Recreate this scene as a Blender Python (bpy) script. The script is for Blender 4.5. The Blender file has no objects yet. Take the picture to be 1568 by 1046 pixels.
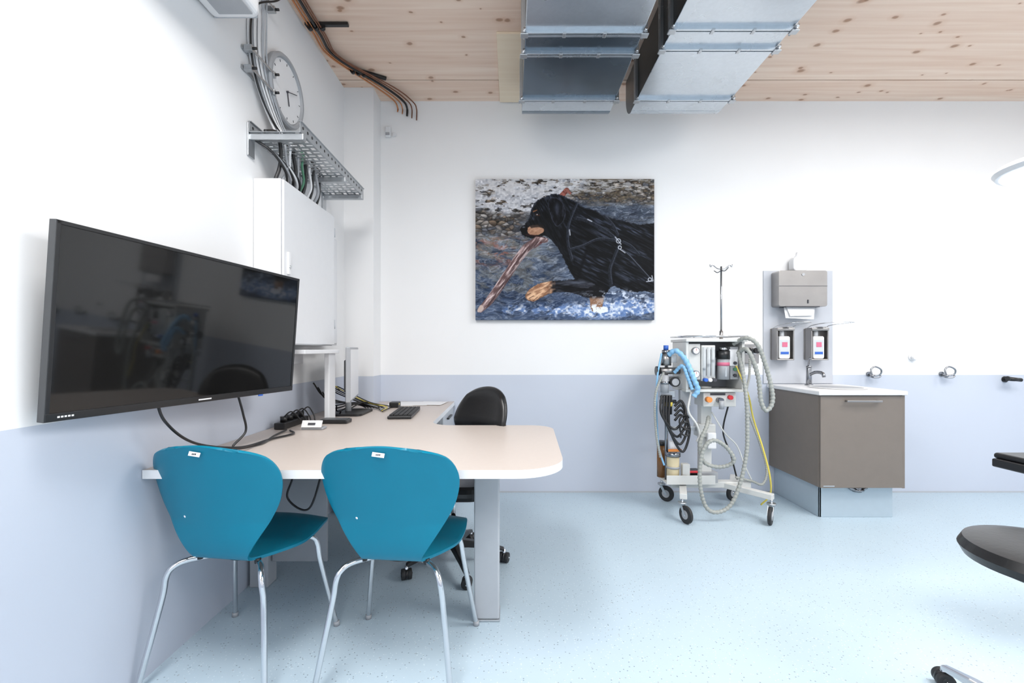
import bpy, bmesh, math, random
import numpy as np
from mathutils import Vector, Matrix
random.seed(4); rng=np.random.RandomState(7)
S=bpy.context.scene
S.view_settings.view_transform='Standard'
S.view_settings.look='None'
S.view_settings.exposure=0.0
D=bpy.data; C=S.collection
# ---------------- room numbers (metres) -----------------
H=1.22; XL=-1.36; YB=3.883; ZC=3.337; XR=5.3; YR=-2.6
# ---------------- materials -----------------
def mat(name,col,rough=.5,metal=0,noise=0,nscale=20,bump=0,spec=.5,coat=0,emit=0,trans=0,alpha=1):
    m=D.materials.new(name); m.use_nodes=True; nt=m.node_tree; b=nt.nodes['Principled BSDF']
    b.inputs['Base Color'].default_value=col; b.inputs['Roughness'].default_value=rough
    b.inputs['Metallic'].default_value=metal; b.inputs['Specular IOR Level'].default_value=spec
    b.inputs['Coat Weight'].default_value=coat
    if trans: b.inputs['Transmission Weight'].default_value=trans
    if alpha<1: b.inputs['Alpha'].default_value=alpha
    if emit:
        b.inputs['Emission Color'].default_value=col; b.inputs['Emission Strength'].default_value=emit
    tc=nt.nodes.new('ShaderNodeTexCoord'); n=nt.nodes.new('ShaderNodeTexNoise')
    n.inputs['Scale'].default_value=nscale; n.inputs['Detail'].default_value=4
    nt.links.new(tc.outputs['Object'],n.inputs['Vector'])
    if noise:
        mx=nt.nodes.new('ShaderNodeMix'); mx.data_type='RGBA'
        mx.inputs[6].default_value=tuple(max(0,c*(1-noise)) for c in col[:3])+(1,)
        mx.inputs[7].default_value=tuple(min(1,c*(1+noise)) for c in col[:3])+(1,)
        nt.links.new(n.outputs['Fac'],mx.inputs[0]); nt.links.new(mx.outputs[2],b.inputs['Base Color'])
    if bump:
        bp=nt.nodes.new('ShaderNodeBump'); bp.inputs['Strength'].default_value=bump; bp.inputs['Distance'].default_value=.002
        nt.links.new(n.outputs['Fac'],bp.inputs['Height']); nt.links.new(bp.outputs['Normal'],b.inputs['Normal'])
    return m
def N(nt,t,**k):
    n=nt.nodes.new(t)
    for a,v in k.items(): setattr(n,a,v)
    return n
def math_(nt,op,a,b=None):
    n=N(nt,'ShaderNodeMath',operation=op)
    for i,v in enumerate((a,b)):
        if v is None: continue
        if isinstance(v,(int,float)): n.inputs[i].default_value=v
        else: nt.links.new(v,n.inputs[i])
    return n.outputs[0]
def mixc(nt,f,a,b):
    n=N(nt,'ShaderNodeMix',data_type='RGBA')
    for i,v in ((0,f),(6,a),(7,b)):
        if isinstance(v,(int,float,tuple)): n.inputs[i].default_value=v
        else: nt.links.new(v,n.inputs[i])
    return n.outputs[2]
def wall_mat():
    m=D.materials.new('two_tone_wall_paint'); m.use_nodes=True; nt=m.node_tree; b=nt.nodes['Principled BSDF']
    g=N(nt,'ShaderNodeNewGeometry'); s=N(nt,'ShaderNodeSeparateXYZ'); nt.links.new(g.outputs['Position'],s.inputs[0])
    f=math_(nt,'GREATER_THAN',s.outputs[2],1.003)
    nz=N(nt,'ShaderNodeTexNoise'); nz.inputs['Scale'].default_value=1.5; nt.links.new(g.outputs['Position'],nz.inputs['Vector'])
    lo=mixc(nt,nz.outputs['Fac'],(.535,.575,.66,1),(.57,.61,.695,1))
    hi=mixc(nt,nz.outputs['Fac'],(.82,.818,.82,1),(.86,.858,.86,1))
    nt.links.new(mixc(nt,f,lo,hi),b.inputs['Base Color'])
    b.inputs['Roughness'].default_value=.55; b.inputs['Specular IOR Level'].default_value=.3
    n2=N(nt,'ShaderNodeTexNoise'); n2.inputs['Scale'].default_value=90; nt.links.new(g.outputs['Position'],n2.inputs['Vector'])
    bp=N(nt,'ShaderNodeBump'); bp.inputs['Strength'].default_value=.08; bp.inputs['Distance'].default_value=.002
    nt.links.new(n2.outputs['Fac'],bp.inputs['Height']); nt.links.new(bp.outputs['Normal'],b.inputs['Normal'])
    return m
def floor_mat():
    m=D.materials.new('speckled_vinyl'); m.use_nodes=True; nt=m.node_tree; b=nt.nodes['Principled BSDF']
    g=N(nt,'ShaderNodeNewGeometry')
    n1=N(nt,'ShaderNodeTexNoise'); n1.inputs['Scale'].default_value=2; nt.links.new(g.outputs['Position'],n1.inputs['Vector'])
    col=mixc(nt,n1.outputs['Fac'],(.455,.565,.645,1),(.49,.60,.68,1))
    for sc,th,c,gate in ((68,.19,(.12,.16,.21,1),.66),(80,.2,(.70,.78,.83,1),.5),(52,.14,(.28,.28,.30,1),.72)):
        v=N(nt,'ShaderNodeTexVoronoi'); v.inputs['Scale'].default_value=sc; nt.links.new(g.outputs['Position'],v.inputs['Vector'])
        sp=N(nt,'ShaderNodeSeparateColor'); nt.links.new(v.outputs['Color'],sp.inputs[0])
        f=math_(nt,'MULTIPLY',math_(nt,'LESS_THAN',v.outputs['Distance'],th),math_(nt,'GREATER_THAN',sp.outputs[0],gate))
        col=mixc(nt,math_(nt,'MULTIPLY',f,.65),col,c)
    nt.links.new(col,b.inputs['Base Color'])
    b.inputs['Roughness'].default_value=.36; b.inputs['Specular IOR Level'].default_value=.4
    return m
def wood_mat(name,ca,cb,cd,board=.19,knots=True):
    m=D.materials.new(name); m.use_nodes=True; nt=m.node_tree; b=nt.nodes['Principled BSDF']
    g=N(nt,'ShaderNodeNewGeometry'); s=N(nt,'ShaderNodeSeparateXYZ'); nt.links.new(g.outputs['Position'],s.inputs[0])
    bi=math_(nt,'FLOOR',math_(nt,'DIVIDE',s.outputs[1],board))
    wn=N(nt,'ShaderNodeTexWhiteNoise',noise_dimensions='1D'); nt.links.new(bi,wn.inputs['W'])
    cx=N(nt,'ShaderNodeCombineXYZ')
    nt.links.new(math_(nt,'ADD',math_(nt,'MULTIPLY',s.outputs[0],1.1),math_(nt,'MULTIPLY',wn.outputs['Value'],40.)),cx.inputs[0])
    nt.links.new(math_(nt,'MULTIPLY',s.outputs[1],26.),cx.inputs[1]); nt.links.new(bi,cx.inputs[2])
    gr=N(nt,'ShaderNodeTexNoise'); gr.inputs['Scale'].default_value=1; gr.inputs['Detail'].default_value=6; gr.inputs['Distortion'].default_value=.5
    nt.links.new(cx.outputs[0],gr.inputs['Vector'])
    r=N(nt,'ShaderNodeMapRange'); r.inputs[1].default_value=.3; r.inputs[2].default_value=.7; nt.links.new(gr.outputs['Fac'],r.inputs[0])
    col=mixc(nt,r.outputs[0],ca,cb)
    col=mixc(nt,math_(nt,'MULTIPLY',wn.outputs['Value'],.3),col,cd)
    nzz=N(nt,'ShaderNodeTexNoise'); nzz.inputs['Scale'].default_value=9; nt.links.new(g.outputs['Position'],nzz.inputs['Vector'])
    cx2=N(nt,'ShaderNodeCombineXYZ'); nt.links.new(math_(nt,'MULTIPLY',s.outputs[0],.72),cx2.inputs[0]); nt.links.new(s.outputs[1],cx2.inputs[1])
    for sc,gate,ra in (((4.3,.60,.075),(9.5,.80,.13)) if knots else ((4,.85,.06),)):
        va=N(nt,'ShaderNodeVectorMath',operation='MULTIPLY_ADD'); nt.links.new(nzz.outputs['Color'],va.inputs[0]); va.inputs[1].default_value=(.03,.03,0); nt.links.new(cx2.outputs[0],va.inputs[2])
        v=N(nt,'ShaderNodeTexVoronoi',voronoi_dimensions='2D'); v.inputs['Scale'].default_value=sc; nt.links.new(va.outputs[0],v.inputs['Vector'])
        sp=N(nt,'ShaderNodeSeparateColor'); nt.links.new(v.outputs['Color'],sp.inputs[0])
        sel=math_(nt,'GREATER_THAN',sp.outputs[0],gate)
        rad=math_(nt,'MULTIPLY',math_(nt,'ADD',sp.outputs[1],.35),ra)
        dd=math_(nt,'DIVIDE',v.outputs['Distance'],rad)
        k=N(nt,'ShaderNodeMapRange'); k.inputs[1].default_value=1.15; k.inputs[2].default_value=.6; nt.links.new(dd,k.inputs[0])
        k2=N(nt,'ShaderNodeMapRange'); k2.inputs[1].default_value=2.6; k2.inputs[2].default_value=.9; nt.links.new(dd,k2.inputs[0])
        col=mixc(nt,math_(nt,'MULTIPLY',math_(nt,'MULTIPLY',k2.outputs[0],sel),.25),col,(.55,.30,.17,1))
        col=mixc(nt,math_(nt,'MULTIPLY',math_(nt,'MULTIPLY',k.outputs[0],sel),.75),col,(.30,.15,.085,1))
    nt.links.new(col,b.inputs['Base Color']); b.inputs['Roughness'].default_value=.55; b.inputs['Specular IOR Level'].default_value=.25
    return m
def steel_mat(name,col,rough=.35,var=.15,metal=.85):
    m=D.materials.new(name); m.use_nodes=True; nt=m.node_tree; b=nt.nodes['Principled BSDF']
    g=N(nt,'ShaderNodeNewGeometry')
    v=N(nt,'ShaderNodeTexVoronoi'); v.inputs['Scale'].default_value=60; nt.links.new(g.outputs['Position'],v.inputs['Vector'])
    n=N(nt,'ShaderNodeTexNoise'); n.inputs['Scale'].default_value=3; n.inputs['Detail'].default_value=5; nt.links.new(g.outputs['Position'],n.inputs['Vector'])
    sp=N(nt,'ShaderNodeSeparateColor'); nt.links.new(v.outputs['Color'],sp.inputs[0])
    f=math_(nt,'ADD',math_(nt,'MULTIPLY',sp.outputs[0],.15),math_(nt,'MULTIPLY',n.outputs['Fac'],.85))
    nt.links.new(mixc(nt,f,tuple(c*(1-var) for c in col[:3])+(1,),tuple(min(1,c*(1+var)) for c in col[:3])+(1,)),b.inputs['Base Color'])
    b.inputs['Metallic'].default_value=metal
    nt.links.new(math_(nt,'ADD',math_(nt,'MULTIPLY',n.outputs['Fac'],.2),rough-.1),b.inputs['Roughness'])
    return m
M_wall=wall_mat(); M_floor=floor_mat()
M_wood=wood_mat('spruce_ceiling_boards',(.75,.55,.43,1),(.86,.70,.58,1),(.69,.48,.36,1))
M_wood2=wood_mat('pale_plywood',(.82,.68,.51,1),(.88,.76,.6,1),(.8,.64,.46,1),.5,False)
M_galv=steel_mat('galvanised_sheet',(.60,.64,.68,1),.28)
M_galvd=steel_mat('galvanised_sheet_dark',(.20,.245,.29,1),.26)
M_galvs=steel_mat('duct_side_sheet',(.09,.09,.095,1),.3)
M_zinc=steel_mat('zinc_bracket',(.50,.52,.54,1),.35)
M_chrome=mat('chrome',(.66,.67,.69,1),.1,1,noise=.03)
M_chromed=mat('dark_chrome',(.30,.31,.33,1),.15,1,noise=.03)
M_steel=mat('brushed_steel',(.36,.345,.335,1),.34,1,noise=.15,nscale=6)
M_white=mat('white_lacquer',(.80,.80,.81,1),.35,noise=.02)
M_cab=mat('cabinet_paint',(.74,.745,.76,1),.4,noise=.02)
M_wedge=mat('white_edge_band',(.80,.80,.81,1),.4,noise=.02)
M_desk=mat('beige_laminate',(.56,.49,.445,1),.38,noise=.03,nscale=40)
M_grey=mat('light_grey_metal',(.46,.48,.51,1),.4,noise=.04)
M_gplast=mat('grey_plastic',(.36,.37,.39,1),.45,noise=.04)
M_dgrey=mat('dark_grey_plastic',(.06,.062,.066,1),.4,noise=.1)
M_blk=mat('black_plastic',(.012,.012,.013,1),.35,noise=.2)
M_blkl=mat('black_leather',(.008,.008,.009,1),.3,noise=.3,nscale=60,bump=.25)
M_rub=mat('black_rubber',(.02,.02,.021,1),.6,noise=.2)
M_screen=mat('tv_glass',(.007,.007,.007,1),.05,noise=.1,spec=.5)
M_teal=mat('teal_chair_lacquer',(.0,.185,.29,1),.36,noise=.05,nscale=8,spec=.35)
M_taupe=mat('taupe_laminate',(.185,.155,.132,1),.42,noise=.06,nscale=15)
M_copper=mat('copper_pipe',(.55,.24,.11,1),.3,.9,noise=.15)
M_brownp=mat('brown_pipe',(.20,.085,.05,1),.35,.6,noise=.15)
M_bluegl=mat('plinth_steel_blue',(.46,.54,.60,1),.3,.3,noise=.04)
M_splash=mat('backsplash_grey',(.50,.52,.565,1),.4,noise=.03)
M_hose=mat('corrugated_hose_grey',(.33,.34,.315,1),.45,noise=.08)
M_hoseb=mat('blue_hose',(.25,.50,.75,1),.4,noise=.05)
M_yel=mat('yellow_hose',(.72,.58,.10,1),.4,noise=.05)
M_cream=mat('cream_absorber',(.66,.56,.36,1),.4,noise=.1)
M_amber=mat('amber_bottle',(.20,.09,.03,1),.2,noise=.1)
M_red=mat('red_plastic',(.6,.03,.04,1),.4,noise=.05)
M_pink=mat('label_pink',(.62,.15,.25,1),.5,noise=.05)
M_blue=mat('blue_plastic',(.03,.12,.5,1),.4,noise=.05)
M_green=mat('green_cable',(.07,.22,.13,1),.5,noise=.05)
M_orange=mat('orange_cable',(.75,.25,.05,1),.5,noise=.05)
M_paper=mat('paper',(.8,.8,.81,1),.7,noise=.02)
M_clear=mat('clear_plastic',(.75,.8,.84,1),.15,noise=.02,alpha=.45)
M_lab=mat('ink',(.05,.05,.06,1),.6,noise=.1)
M_emit=mat('diffuser',(1,1,1,1),.5,emit=3)
# ---------------- builders -----------------
class G:
    def __init__(s,name,loc=(0,0,0),rz=0,world=True):
        s.e=D.objects.new(name,None); s.e.empty_display_size=.1; C.objects.link(s.e)
        s.e.location=loc; s.e.rotation_euler=(0,0,rz)
        s.world=world; s.loc=Vector(loc)
    def add(s,o):
        o.parent=s.e
        if s.world: o.matrix_parent_inverse=Matrix.Translation(-s.loc)
        return o
def obj(name,me,m,g=None,smooth=False):
    o=D.objects.new(name,me); C.objects.link(o)
    for x in (m if isinstance(m,(list,tuple)) else [m]): me.materials.append(x)
    if smooth:
        for p in me.polygons: p.use_smooth=True
    if g: g.add(o)
    return o
def frombm(name,bm,m,g=None,smooth=False,bev=0,segs=2,auto=False):
    bmesh.ops.recalc_face_normals(bm,faces=bm.faces)
    me=D.meshes.new(name); bm.to_mesh(me); bm.free()
    o=obj(name,me,m,g,smooth)
    if bev:
        b=o.modifiers.new('bevel','BEVEL'); b.width=bev; b.segments=segs; b.limit_method='ANGLE'
    return o
def box(name,x0,x1,y0,y1,z0,z1,m,g=None,bev=.003,segs=2,rot=None,piv=None):
    bm=bmesh.new(); bmesh.ops.create_cube(bm,size=1)
    for v in bm.verts:
        v.co=Vector(((x0+x1)/2+v.co.x*(x1-x0),(y0+y1)/2+v.co.y*(y1-y0),(z0+z1)/2+v.co.z*(z1-z0)))
    if rot is not None:
        p=Vector(piv if piv else ((x0+x1)/2,(y0+y1)/2,(z0+z1)/2))
        bmesh.ops.rotate(bm,verts=bm.verts,cent=p,matrix=rot)
    return frombm(name,bm,m,g,bev=bev,segs=segs)
def rz(a): return Matrix.Rotation(math.radians(a),3,'Z')
def cyl(name,p0,p1,r,m,g=None,r1=None,segs=24,bev=0):
    p0=Vector(p0);p1=Vector(p1); d=p1-p0; L=d.length
    bm=bmesh.new(); bmesh.ops.create_cone(bm,cap_ends=True,segments=segs,radius1=r,radius2=r if r1 is None else r1,depth=L)
    q=d.to_track_quat('Z','Y').to_matrix().to_4x4()
    bmesh.ops.transform(bm,matrix=Matrix.Translation((p0+p1)/2)@q,verts=bm.verts)
    for f in bm.faces: f.smooth=len(f.verts)==4
    return frombm(name,bm,m,g,bev=bev)
def sph(name,c,r,m,g=None,sc=(1,1,1)):
    bm=bmesh.new(); bmesh.ops.create_uvsphere(bm,u_segments=24,v_segments=14,radius=r)
    for v in bm.verts: v.co=Vector((c[0]+v.co.x*sc[0],c[1]+v.co.y*sc[1],c[2]+v.co.z*sc[2]))
    return frombm(name,bm,m,g,smooth=True)
def lathe(name,prof,c,m,g=None,axis='Z',segs=32):
    bm=bmesh.new(); R=[]
    for r,z in prof:
        ring=[]
        for i in range(segs):
            a=2*math.pi*i/segs
            p=Vector((r*math.cos(a),r*math.sin(a),z))
            if axis=='X': p=Vector((z,p.x,p.y))
            if axis=='-Y': p=Vector((p.x,-z,p.y))
            ring.append(bm.verts.new(p+Vector(c)))
        R.append(ring)
    for a,b in zip(R[:-1],R[1:]):
        for i in range(segs): bm.faces.new((a[i],a[(i+1)%segs],b[(i+1)%segs],b[i]))
    bm.faces.new(R[0]); bm.faces.new(R[-1])
    o=frombm(name,bm,m,g,smooth=False)
    for p in o.data.polygons: p.use_smooth=len(p.vertices)==4
    es=o.modifiers.new('es','EDGE_SPLIT'); es.split_angle=math.radians(40)
    return o
def cat(P,n=12):
    P=[Vector(p) for p in P]
    if len(P)<3: return P
    Q=[P[0]*2-P[1]]+P+[P[-1]*2-P[-2]]; out=[]
    for i in range(1,len(Q)-2):
        a,b,c,d=Q[i-1:i+3]
        for k in range(n):
            t=k/n
            out.append(.5*((2*b)+(-a+c)*t+(2*a-5*b+4*c-d)*t*t+(-a+3*b-3*c+d)*t**3))
    out.append(P[-1]); return out
def resamp(P,step):
    L=[0]
    for a,b in zip(P[:-1],P[1:]): L.append(L[-1]+(b-a).length)
    n=max(2,int(L[-1]/step)); out=[]; j=0
    for i in range(n+1):
        s=L[-1]*i/n
        while j<len(L)-2 and L[j+1]<s: j+=1
        t=(s-L[j])/max(1e-9,L[j+1]-L[j]); out.append(P[j].lerp(P[j+1],min(1,max(0,t))))
    return out
def tube(name,P,r,m,g=None,segs=10,ribs=False,straight=False,n=12):
    P=[Vector(p) for p in P] if straight else cat(P,n)
    if ribs: P=resamp(P,r*.42)
    elif not straight: P=resamp(P,max(.008,r*1.1))
    bm=bmesh.new(); R=[]; T=(P[1]-P[0]).normalized()
    u=T.orthogonal().normalized()
    for i,p in enumerate(P):
        t=((P[min(i+1,len(P)-1)]-P[max(i-1,0)])).normalized()
        q=T.rotation_difference(t); u=(q@u); u=(u-t*u.dot(t)).normalized(); T=t; w=t.cross(u)
        rr=r*(.8 if (ribs and (i//2)%2) else 1)
        R.append([bm.verts.new(p+(u*math.cos(2*math.pi*k/segs)+w*math.sin(2*math.pi*k/segs))*rr) for k in range(segs)])
    for a,b in zip(R[:-1],R[1:]):
        for k in range(segs): bm.faces.new((a[k],a[(k+1)%segs],b[(k+1)%segs],b[k]))
    bm.faces.new(R[0]); bm.faces.new(R[-1])
    return frombm(name,bm,m,g,smooth=True)
def fillet(P,n=10):
    out=[]; L=len(P)
    for i,(x,y,r) in enumerate(P):
        p=Vector((x,y)); 
        if r<=0: out.append((x,y)); continue
        a=(Vector(P[i-1][:2])-p).normalized(); b=(Vector(P[(i+1)%L][:2])-p).normalized()
        ang=a.angle(b); dd=r/math.tan(ang/2); c=p+(a+b).normalized()*(r/math.sin(ang/2))
        s=p+a*dd-c; e=p+b*dd-c
        a0=math.atan2(s.y,s.x); a1=math.atan2(e.y,e.x); da=(a1-a0+math.pi)%(2*math.pi)-math.pi
        for k in range(n+1):
            t=a0+da*k/n; out.append((c.x+r*math.cos(t),c.y+r*math.sin(t)))
    return out
def prism(name,out,z0,z1,m,g=None,plane='XY',bev=0):
    bm=bmesh.new()
    f={'XY':lambda p,z:(p[0],p[1],z),'XZ':lambda p,z:(p[0],z,p[1]),'YZ':lambda p,z:(z,p[0],p[1])}[plane]
    lo=[bm.verts.new(f(p,z0)) for p in out]; hi=[bm.verts.new(f(p,z1)) for p in out]
    bm.faces.new(lo); top=bm.faces.new(hi); n=len(out)
    for i in range(n):
        q=bm.faces.new((lo[i],lo[(i+1)%n],hi[(i+1)%n],hi[i])); q.material_index=1 if isinstance(m,(list,tuple)) else 0
    return frombm(name,bm,m,g,bev=bev)
def rbox(name,x0,x1,z0,z1,y0,y1,r,m,g=None,bev=.002):
    return prism(name,fillet([(x0,z0,r),(x1,z0,r),(x1,z1,r),(x0,z1,r)],6),y0,y1,m,g,'XZ',bev)

# ---------------- room shell -----------------
box('floor',XL-.15,XR+.15,YR-.15,YB+.15,-.1,0,M_floor,bev=0)
box('ceiling',XL-.15,XR+.15,YR-.15,3.575,ZC,ZC+.15,M_wood,bev=.002)
box('ceiling_panel',XL-.15,XR+.15,3.587,YB+.15,ZC,ZC+.15,M_wood,bev=.002)
box('seam_dark_backing',XL-.15,XR+.15,3.575,3.587,ZC+.008,ZC+.15,M_brownp,bev=0)  # dark strip added behind the seam: stands in for shade, blocks sky light
box('wall_left',XL-.15,XL,YR-.15,YB+.15,0,ZC,M_wall,bev=0)
box('wall_back',XL,XR,YB,YB+.15,0,ZC,M_wall,bev=0)
box('wall_right',XR,XR+.15,YR-.15,YB+.15,0,ZC,M_wall,bev=0)
box('wall_rear',XL,.3,YR-.15,YR,0,ZC,M_wall,bev=0)
box('wall_rear_right',4.3,XR,YR-.15,YR,0,ZC,M_wall,bev=0)
box('wall_rear_sill',.3,4.3,YR-.15,YR,0,.9,M_wall,bev=0)
box('wall_rear_lintel',.3,4.3,YR-.15,YR,2.6,ZC,M_wall,bev=0)
box('wall_pillar',XL,-1.12,3.68,YB,0,ZC,M_wall,bev=0)
box('trim_1',-.104,.10,3.03,3.87,ZC-.018,ZC-.001,M_wood2,bev=.002)
box('baseboard_back',-1.12,XR,YB-.004,YB-.0005,0,.012,M_grey,bev=0)
w=G('added_window_1',(2.3,YR-.08,1.75))  # unseen window, added behind the camera for fill light
for a,b in ((.3,.36),(1.6,1.66),(2.94,3.0),(4.24,4.3)): box('frame_v',a,b,YR-.12,YR-.04,.9,2.6,M_white,w)
for a,b in ((.9,.96),(2.54,2.6)): box('frame_h',.3,4.3,YR-.12,YR-.04,a,b,M_white,w)

# ---------------- lights -----------------
def area(name,loc,sx,sy,e,rot=(0,0,0),col=(1,1,1),g=None):
    l=D.lights.new(name,'AREA'); l.shape='RECTANGLE'; l.size=sx; l.size_y=sy; l.energy=e; l.color=col
    o=D.objects.new(name,l); C.objects.link(o); o.location=loc; o.rotation_euler=rot
    if g: g.add(o)
    return o
for i,(x,y,sx,sy,e) in enumerate(((-.62,.75,.6,1.1,54),(-.55,-1.3,.8,1.4,34),(2.5,1.35,1.0,1.5,64),(4.1,1.3,1.0,1.5,52),(3.0,-1.0,1.2,1.2,42))):
    g=G('ceiling_light',(x,y,3.27))
    box('housing',x-sx/2-.03,x+sx/2+.03,y-sy/2-.03,y+sy/2+.03,3.26,ZC-.002,M_white,g)
    box('diffuser',x-sx/2,x+sx/2,y-sy/2,y+sy/2,3.252,3.262,M_emit,g,bev=0)
    area('lamp',(x,y,3.245),sx,sy,e,col=(1,.99,.975),g=g)
area('rear_fill_light',(2.3,YR-.02,1.75),3.9,1.6,84,rot=(math.radians(-90),0,0),col=(.97,.985,1))  # added fill lamp at the rear opening, out of view
W=D.worlds.new('sky'); S.world=W; W.use_nodes=True
W.node_tree.nodes['Background'].inputs[0].default_value=(.85,.9,1,1); W.node_tree.nodes['Background'].inputs[1].default_value=1.0

# ---------------- ducts -----------------
def duct(name,x0,x1,joints,mats,msid):
    g=G(name,((x0+x1)/2,1,3.17)); zb=3.02; zt=ZC-.003; ye=3.44; r=.17
    bounds=[YR+.01]+joints+[ye]
    for k in range(len(bounds)-1):
        a,b=bounds[k],bounds[k+1]
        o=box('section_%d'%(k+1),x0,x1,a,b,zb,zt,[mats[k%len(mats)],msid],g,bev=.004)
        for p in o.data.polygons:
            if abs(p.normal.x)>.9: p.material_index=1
    pr=[(ye,zb)]+[(ye+r*math.sin(t),zb+r-r*math.cos(t)) for t in np.linspace(.1,math.pi/2,10)]+[(ye+r,zt),(ye,zt)]
    prism('elbow',pr,x0+.003,x1-.003,[msid,mats[0]],g,'YZ')
    for j in joints:
        for s in (-.011,.011):
            box('flange_bottom',x0-.02,x1+.02,j+s-.007,j+s+.007,zb-.02,zb+.002,M_galv,g,bev=.001)
            for xa in (x0-.02,x1):
                box('flange_side',xa,xa+.02,j+s-.007,j+s+.007,zb,zt,M_galv,g,bev=.001)
        for xa in (x0-.005,x1+.005):
            box('corner_clip',xa-.022,xa+.022,j-.02,j+.02,zb-.026,zb-.018,M_zinc,g)
            cyl('bolt',(xa,j-.045,zb-.01),(xa,j+.045,zb-.01),.006,M_chrome,g,segs=8)
            cyl('nut',(xa,j-.032,zb-.01),(xa,j-.025,zb-.01),.012,M_zinc,g,segs=6)
        for t in (.33,.67):
            xx=x0+(x1-x0)*t; box('clamp',xx-.010,xx+.010,j-.02,j+.02,zb-.024,zb-.012,M_zinc,g)
    return g
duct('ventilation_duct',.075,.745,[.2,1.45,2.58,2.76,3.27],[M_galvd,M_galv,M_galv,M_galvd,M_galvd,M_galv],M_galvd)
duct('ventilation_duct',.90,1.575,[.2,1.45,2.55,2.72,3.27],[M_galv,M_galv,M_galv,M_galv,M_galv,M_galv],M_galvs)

# ---------------- pipes at ceiling corner -----------------
g=G('copper_pipes',(-1.2,3.2,3.28))
for k,(off,m,r) in enumerate(((0,M_copper,.006),(.022,M_copper,.005),(.045,M_blk,.009),(.066,M_brownp,.005),(.082,M_brownp,.005))):
    xe=-.99+.04*k; z=3.31-.003*k
    tube('pipe',[(-1.312+off,1.6,z),(-1.312+off,2.5,z),(-1.315+off,3.0,z),(-1.30+off,3.25,z),(xe-.1,3.62,z),(xe,3.80,z-.01),(xe+.02,3.86,z-.04),(xe+.02,3.86,z-.075-.015*k)],r,m,g)
for (x,y,a) in ((-1.20,2.95,0),(-1.10,3.47,30)):
    box('pipe_rail',x-.14,x+.14,y-.014,y+.014,3.315,3.334,M_blk,g,rot=rz(a))
    for t in (-.11,-.07,-.03): 
        v=rz(a)@Vector((t,0,0)); cyl('pipe_clip',(x+v.x,y+v.y-.012,3.305),(x+v.x,y+v.y+.012,3.305),.017,M_blk,g,segs=12)
# ---------------- air conditioner box top-left -----------------
g=G('air_conditioner',(-1.26,1.6,2.9))
box('body',XL+.002,-1.14,1.1,2.07,2.715,3.05,M_white,g,bev=.03,segs=4)
box('flap',-1.30,-1.15,1.15,2.02,2.705,2.715,M_gplast,g)
box('side_cap',XL+.002,-1.16,2.07,2.08,2.73,3.03,M_grey,g,bev=.01)
# ---------------- wall cables + cable tray -----------------
g=G('cable_tray',(-1.22,2.8,2.33))
cols=[M_white,M_gplast,M_white,M_grey,M_white,M_white,M_gplast,M_white,M_grey,M_white,M_grey,M_grey]
for k in range(12):
    y=2.335+.013*k; x=-1.35+.008*(k%3)
    tube('cable',[(x,y,3.325),(x,y-.004,3.0),(x,y,2.78),(x+.01,y+.05,2.62),(x+.03,y+.15,2.47),(x+.06+.01*(k%4),y+.22,2.385),(x+.08,y+.4,2.372)],.0045+.002*(k%3==0),cols[k],g,segs=6)
tube('black_cable',[(-1.25,2.55,3.28),(-1.28,2.50,3.14),(-1.33,2.36,3.0),(-1.335,2.325,2.8),(-1.33,2.38,2.6),(-1.30,2.5,2.45),(-1.26,2.7,2.38)],.005,M_blk,g,segs=8)
for z in (3.1,2.74,2.64):
    box('rail',XL+.002,-1.352,2.28,2.54,z-.010,z+.010,M_zinc,g)
    for y in (2.30,2.52): 
        box('clamp',-1.352,-1.31,y-.012,y+.012,z-.016,z+.016,M_zinc,g); cyl('bolt',(-1.315,y,z),(-1.29,y,z),.007,M_blk,g,segs=8)
    box('clamp_bar',-1.318,-1.312,2.30,2.52,z-.007,z+.007,M_zinc,g)
y0,y1,xa,xb,z=2.33,3.32,-1.345,-1.085,2.335
bm=bmesh.new()
def q(bm,a,b,c,d): bm.faces.new([bm.verts.new(p) for p in (a,b,c,d)])
nc=6; nr=22; cw=(xb-xa)/nc; rl=(y1-y0)/nr
for i in range(nc):
    for j in range(nr):
        X0=xa+i*cw; Y0=y0+j*rl; X1=X0+cw; Y1=Y0+rl; hx=cw*.27; hy=rl*(.33)
        cx=(X0+X1)/2; cy=(Y0+Y1)/2
        if (i+j)%2==0: hx=cw*.42; hy=rl*.16
        a=[(X0,Y0),(X1,Y0),(X1,Y1),(X0,Y1)]; b=[(cx-hx,cy-hy),(cx+hx,cy-hy),(cx+hx,cy+hy),(cx-hx,cy+hy)]
        for k in range(4):
            k2=(k+1)%4; q(bm,(*a[k],z),(*a[k2],z),(*b[k2],z),(*b[k],z))
bmesh.ops.remove_doubles(bm,verts=bm.verts,dist=1e-5)
o=frombm('perforated_base',bm,M_zinc,g); sm=o.modifiers.new('s','SOLIDIFY'); sm.thickness=.002
for X in (xa,xb):
    box('side_rail',X-.0015,X+.0015,y0,y1,z,z+.055,M_zinc,g,bev=0)
    box('rail_lip',X-.008,X+.008,y0,y1,z+.052,z+.056,M_zinc,g,bev=0)
    for j in range(18):
        yy=y0+.03+j*.054; cyl('rail_hole',(X-.003,yy,z+.03),(X+.003,yy,z+.03),.008,M_blk,g,segs=10)
for yy in (2.36,2.95,3.28):
    box('bracket_arm',XL+.003,xb+.01,yy-.018,yy+.018,z-.035,z-.003,M_zinc,g)
    box('bracket_plate',XL+.001,XL+.010,yy-.03,yy+.03,z-.12,z+.05,M_zinc,g)
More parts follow.
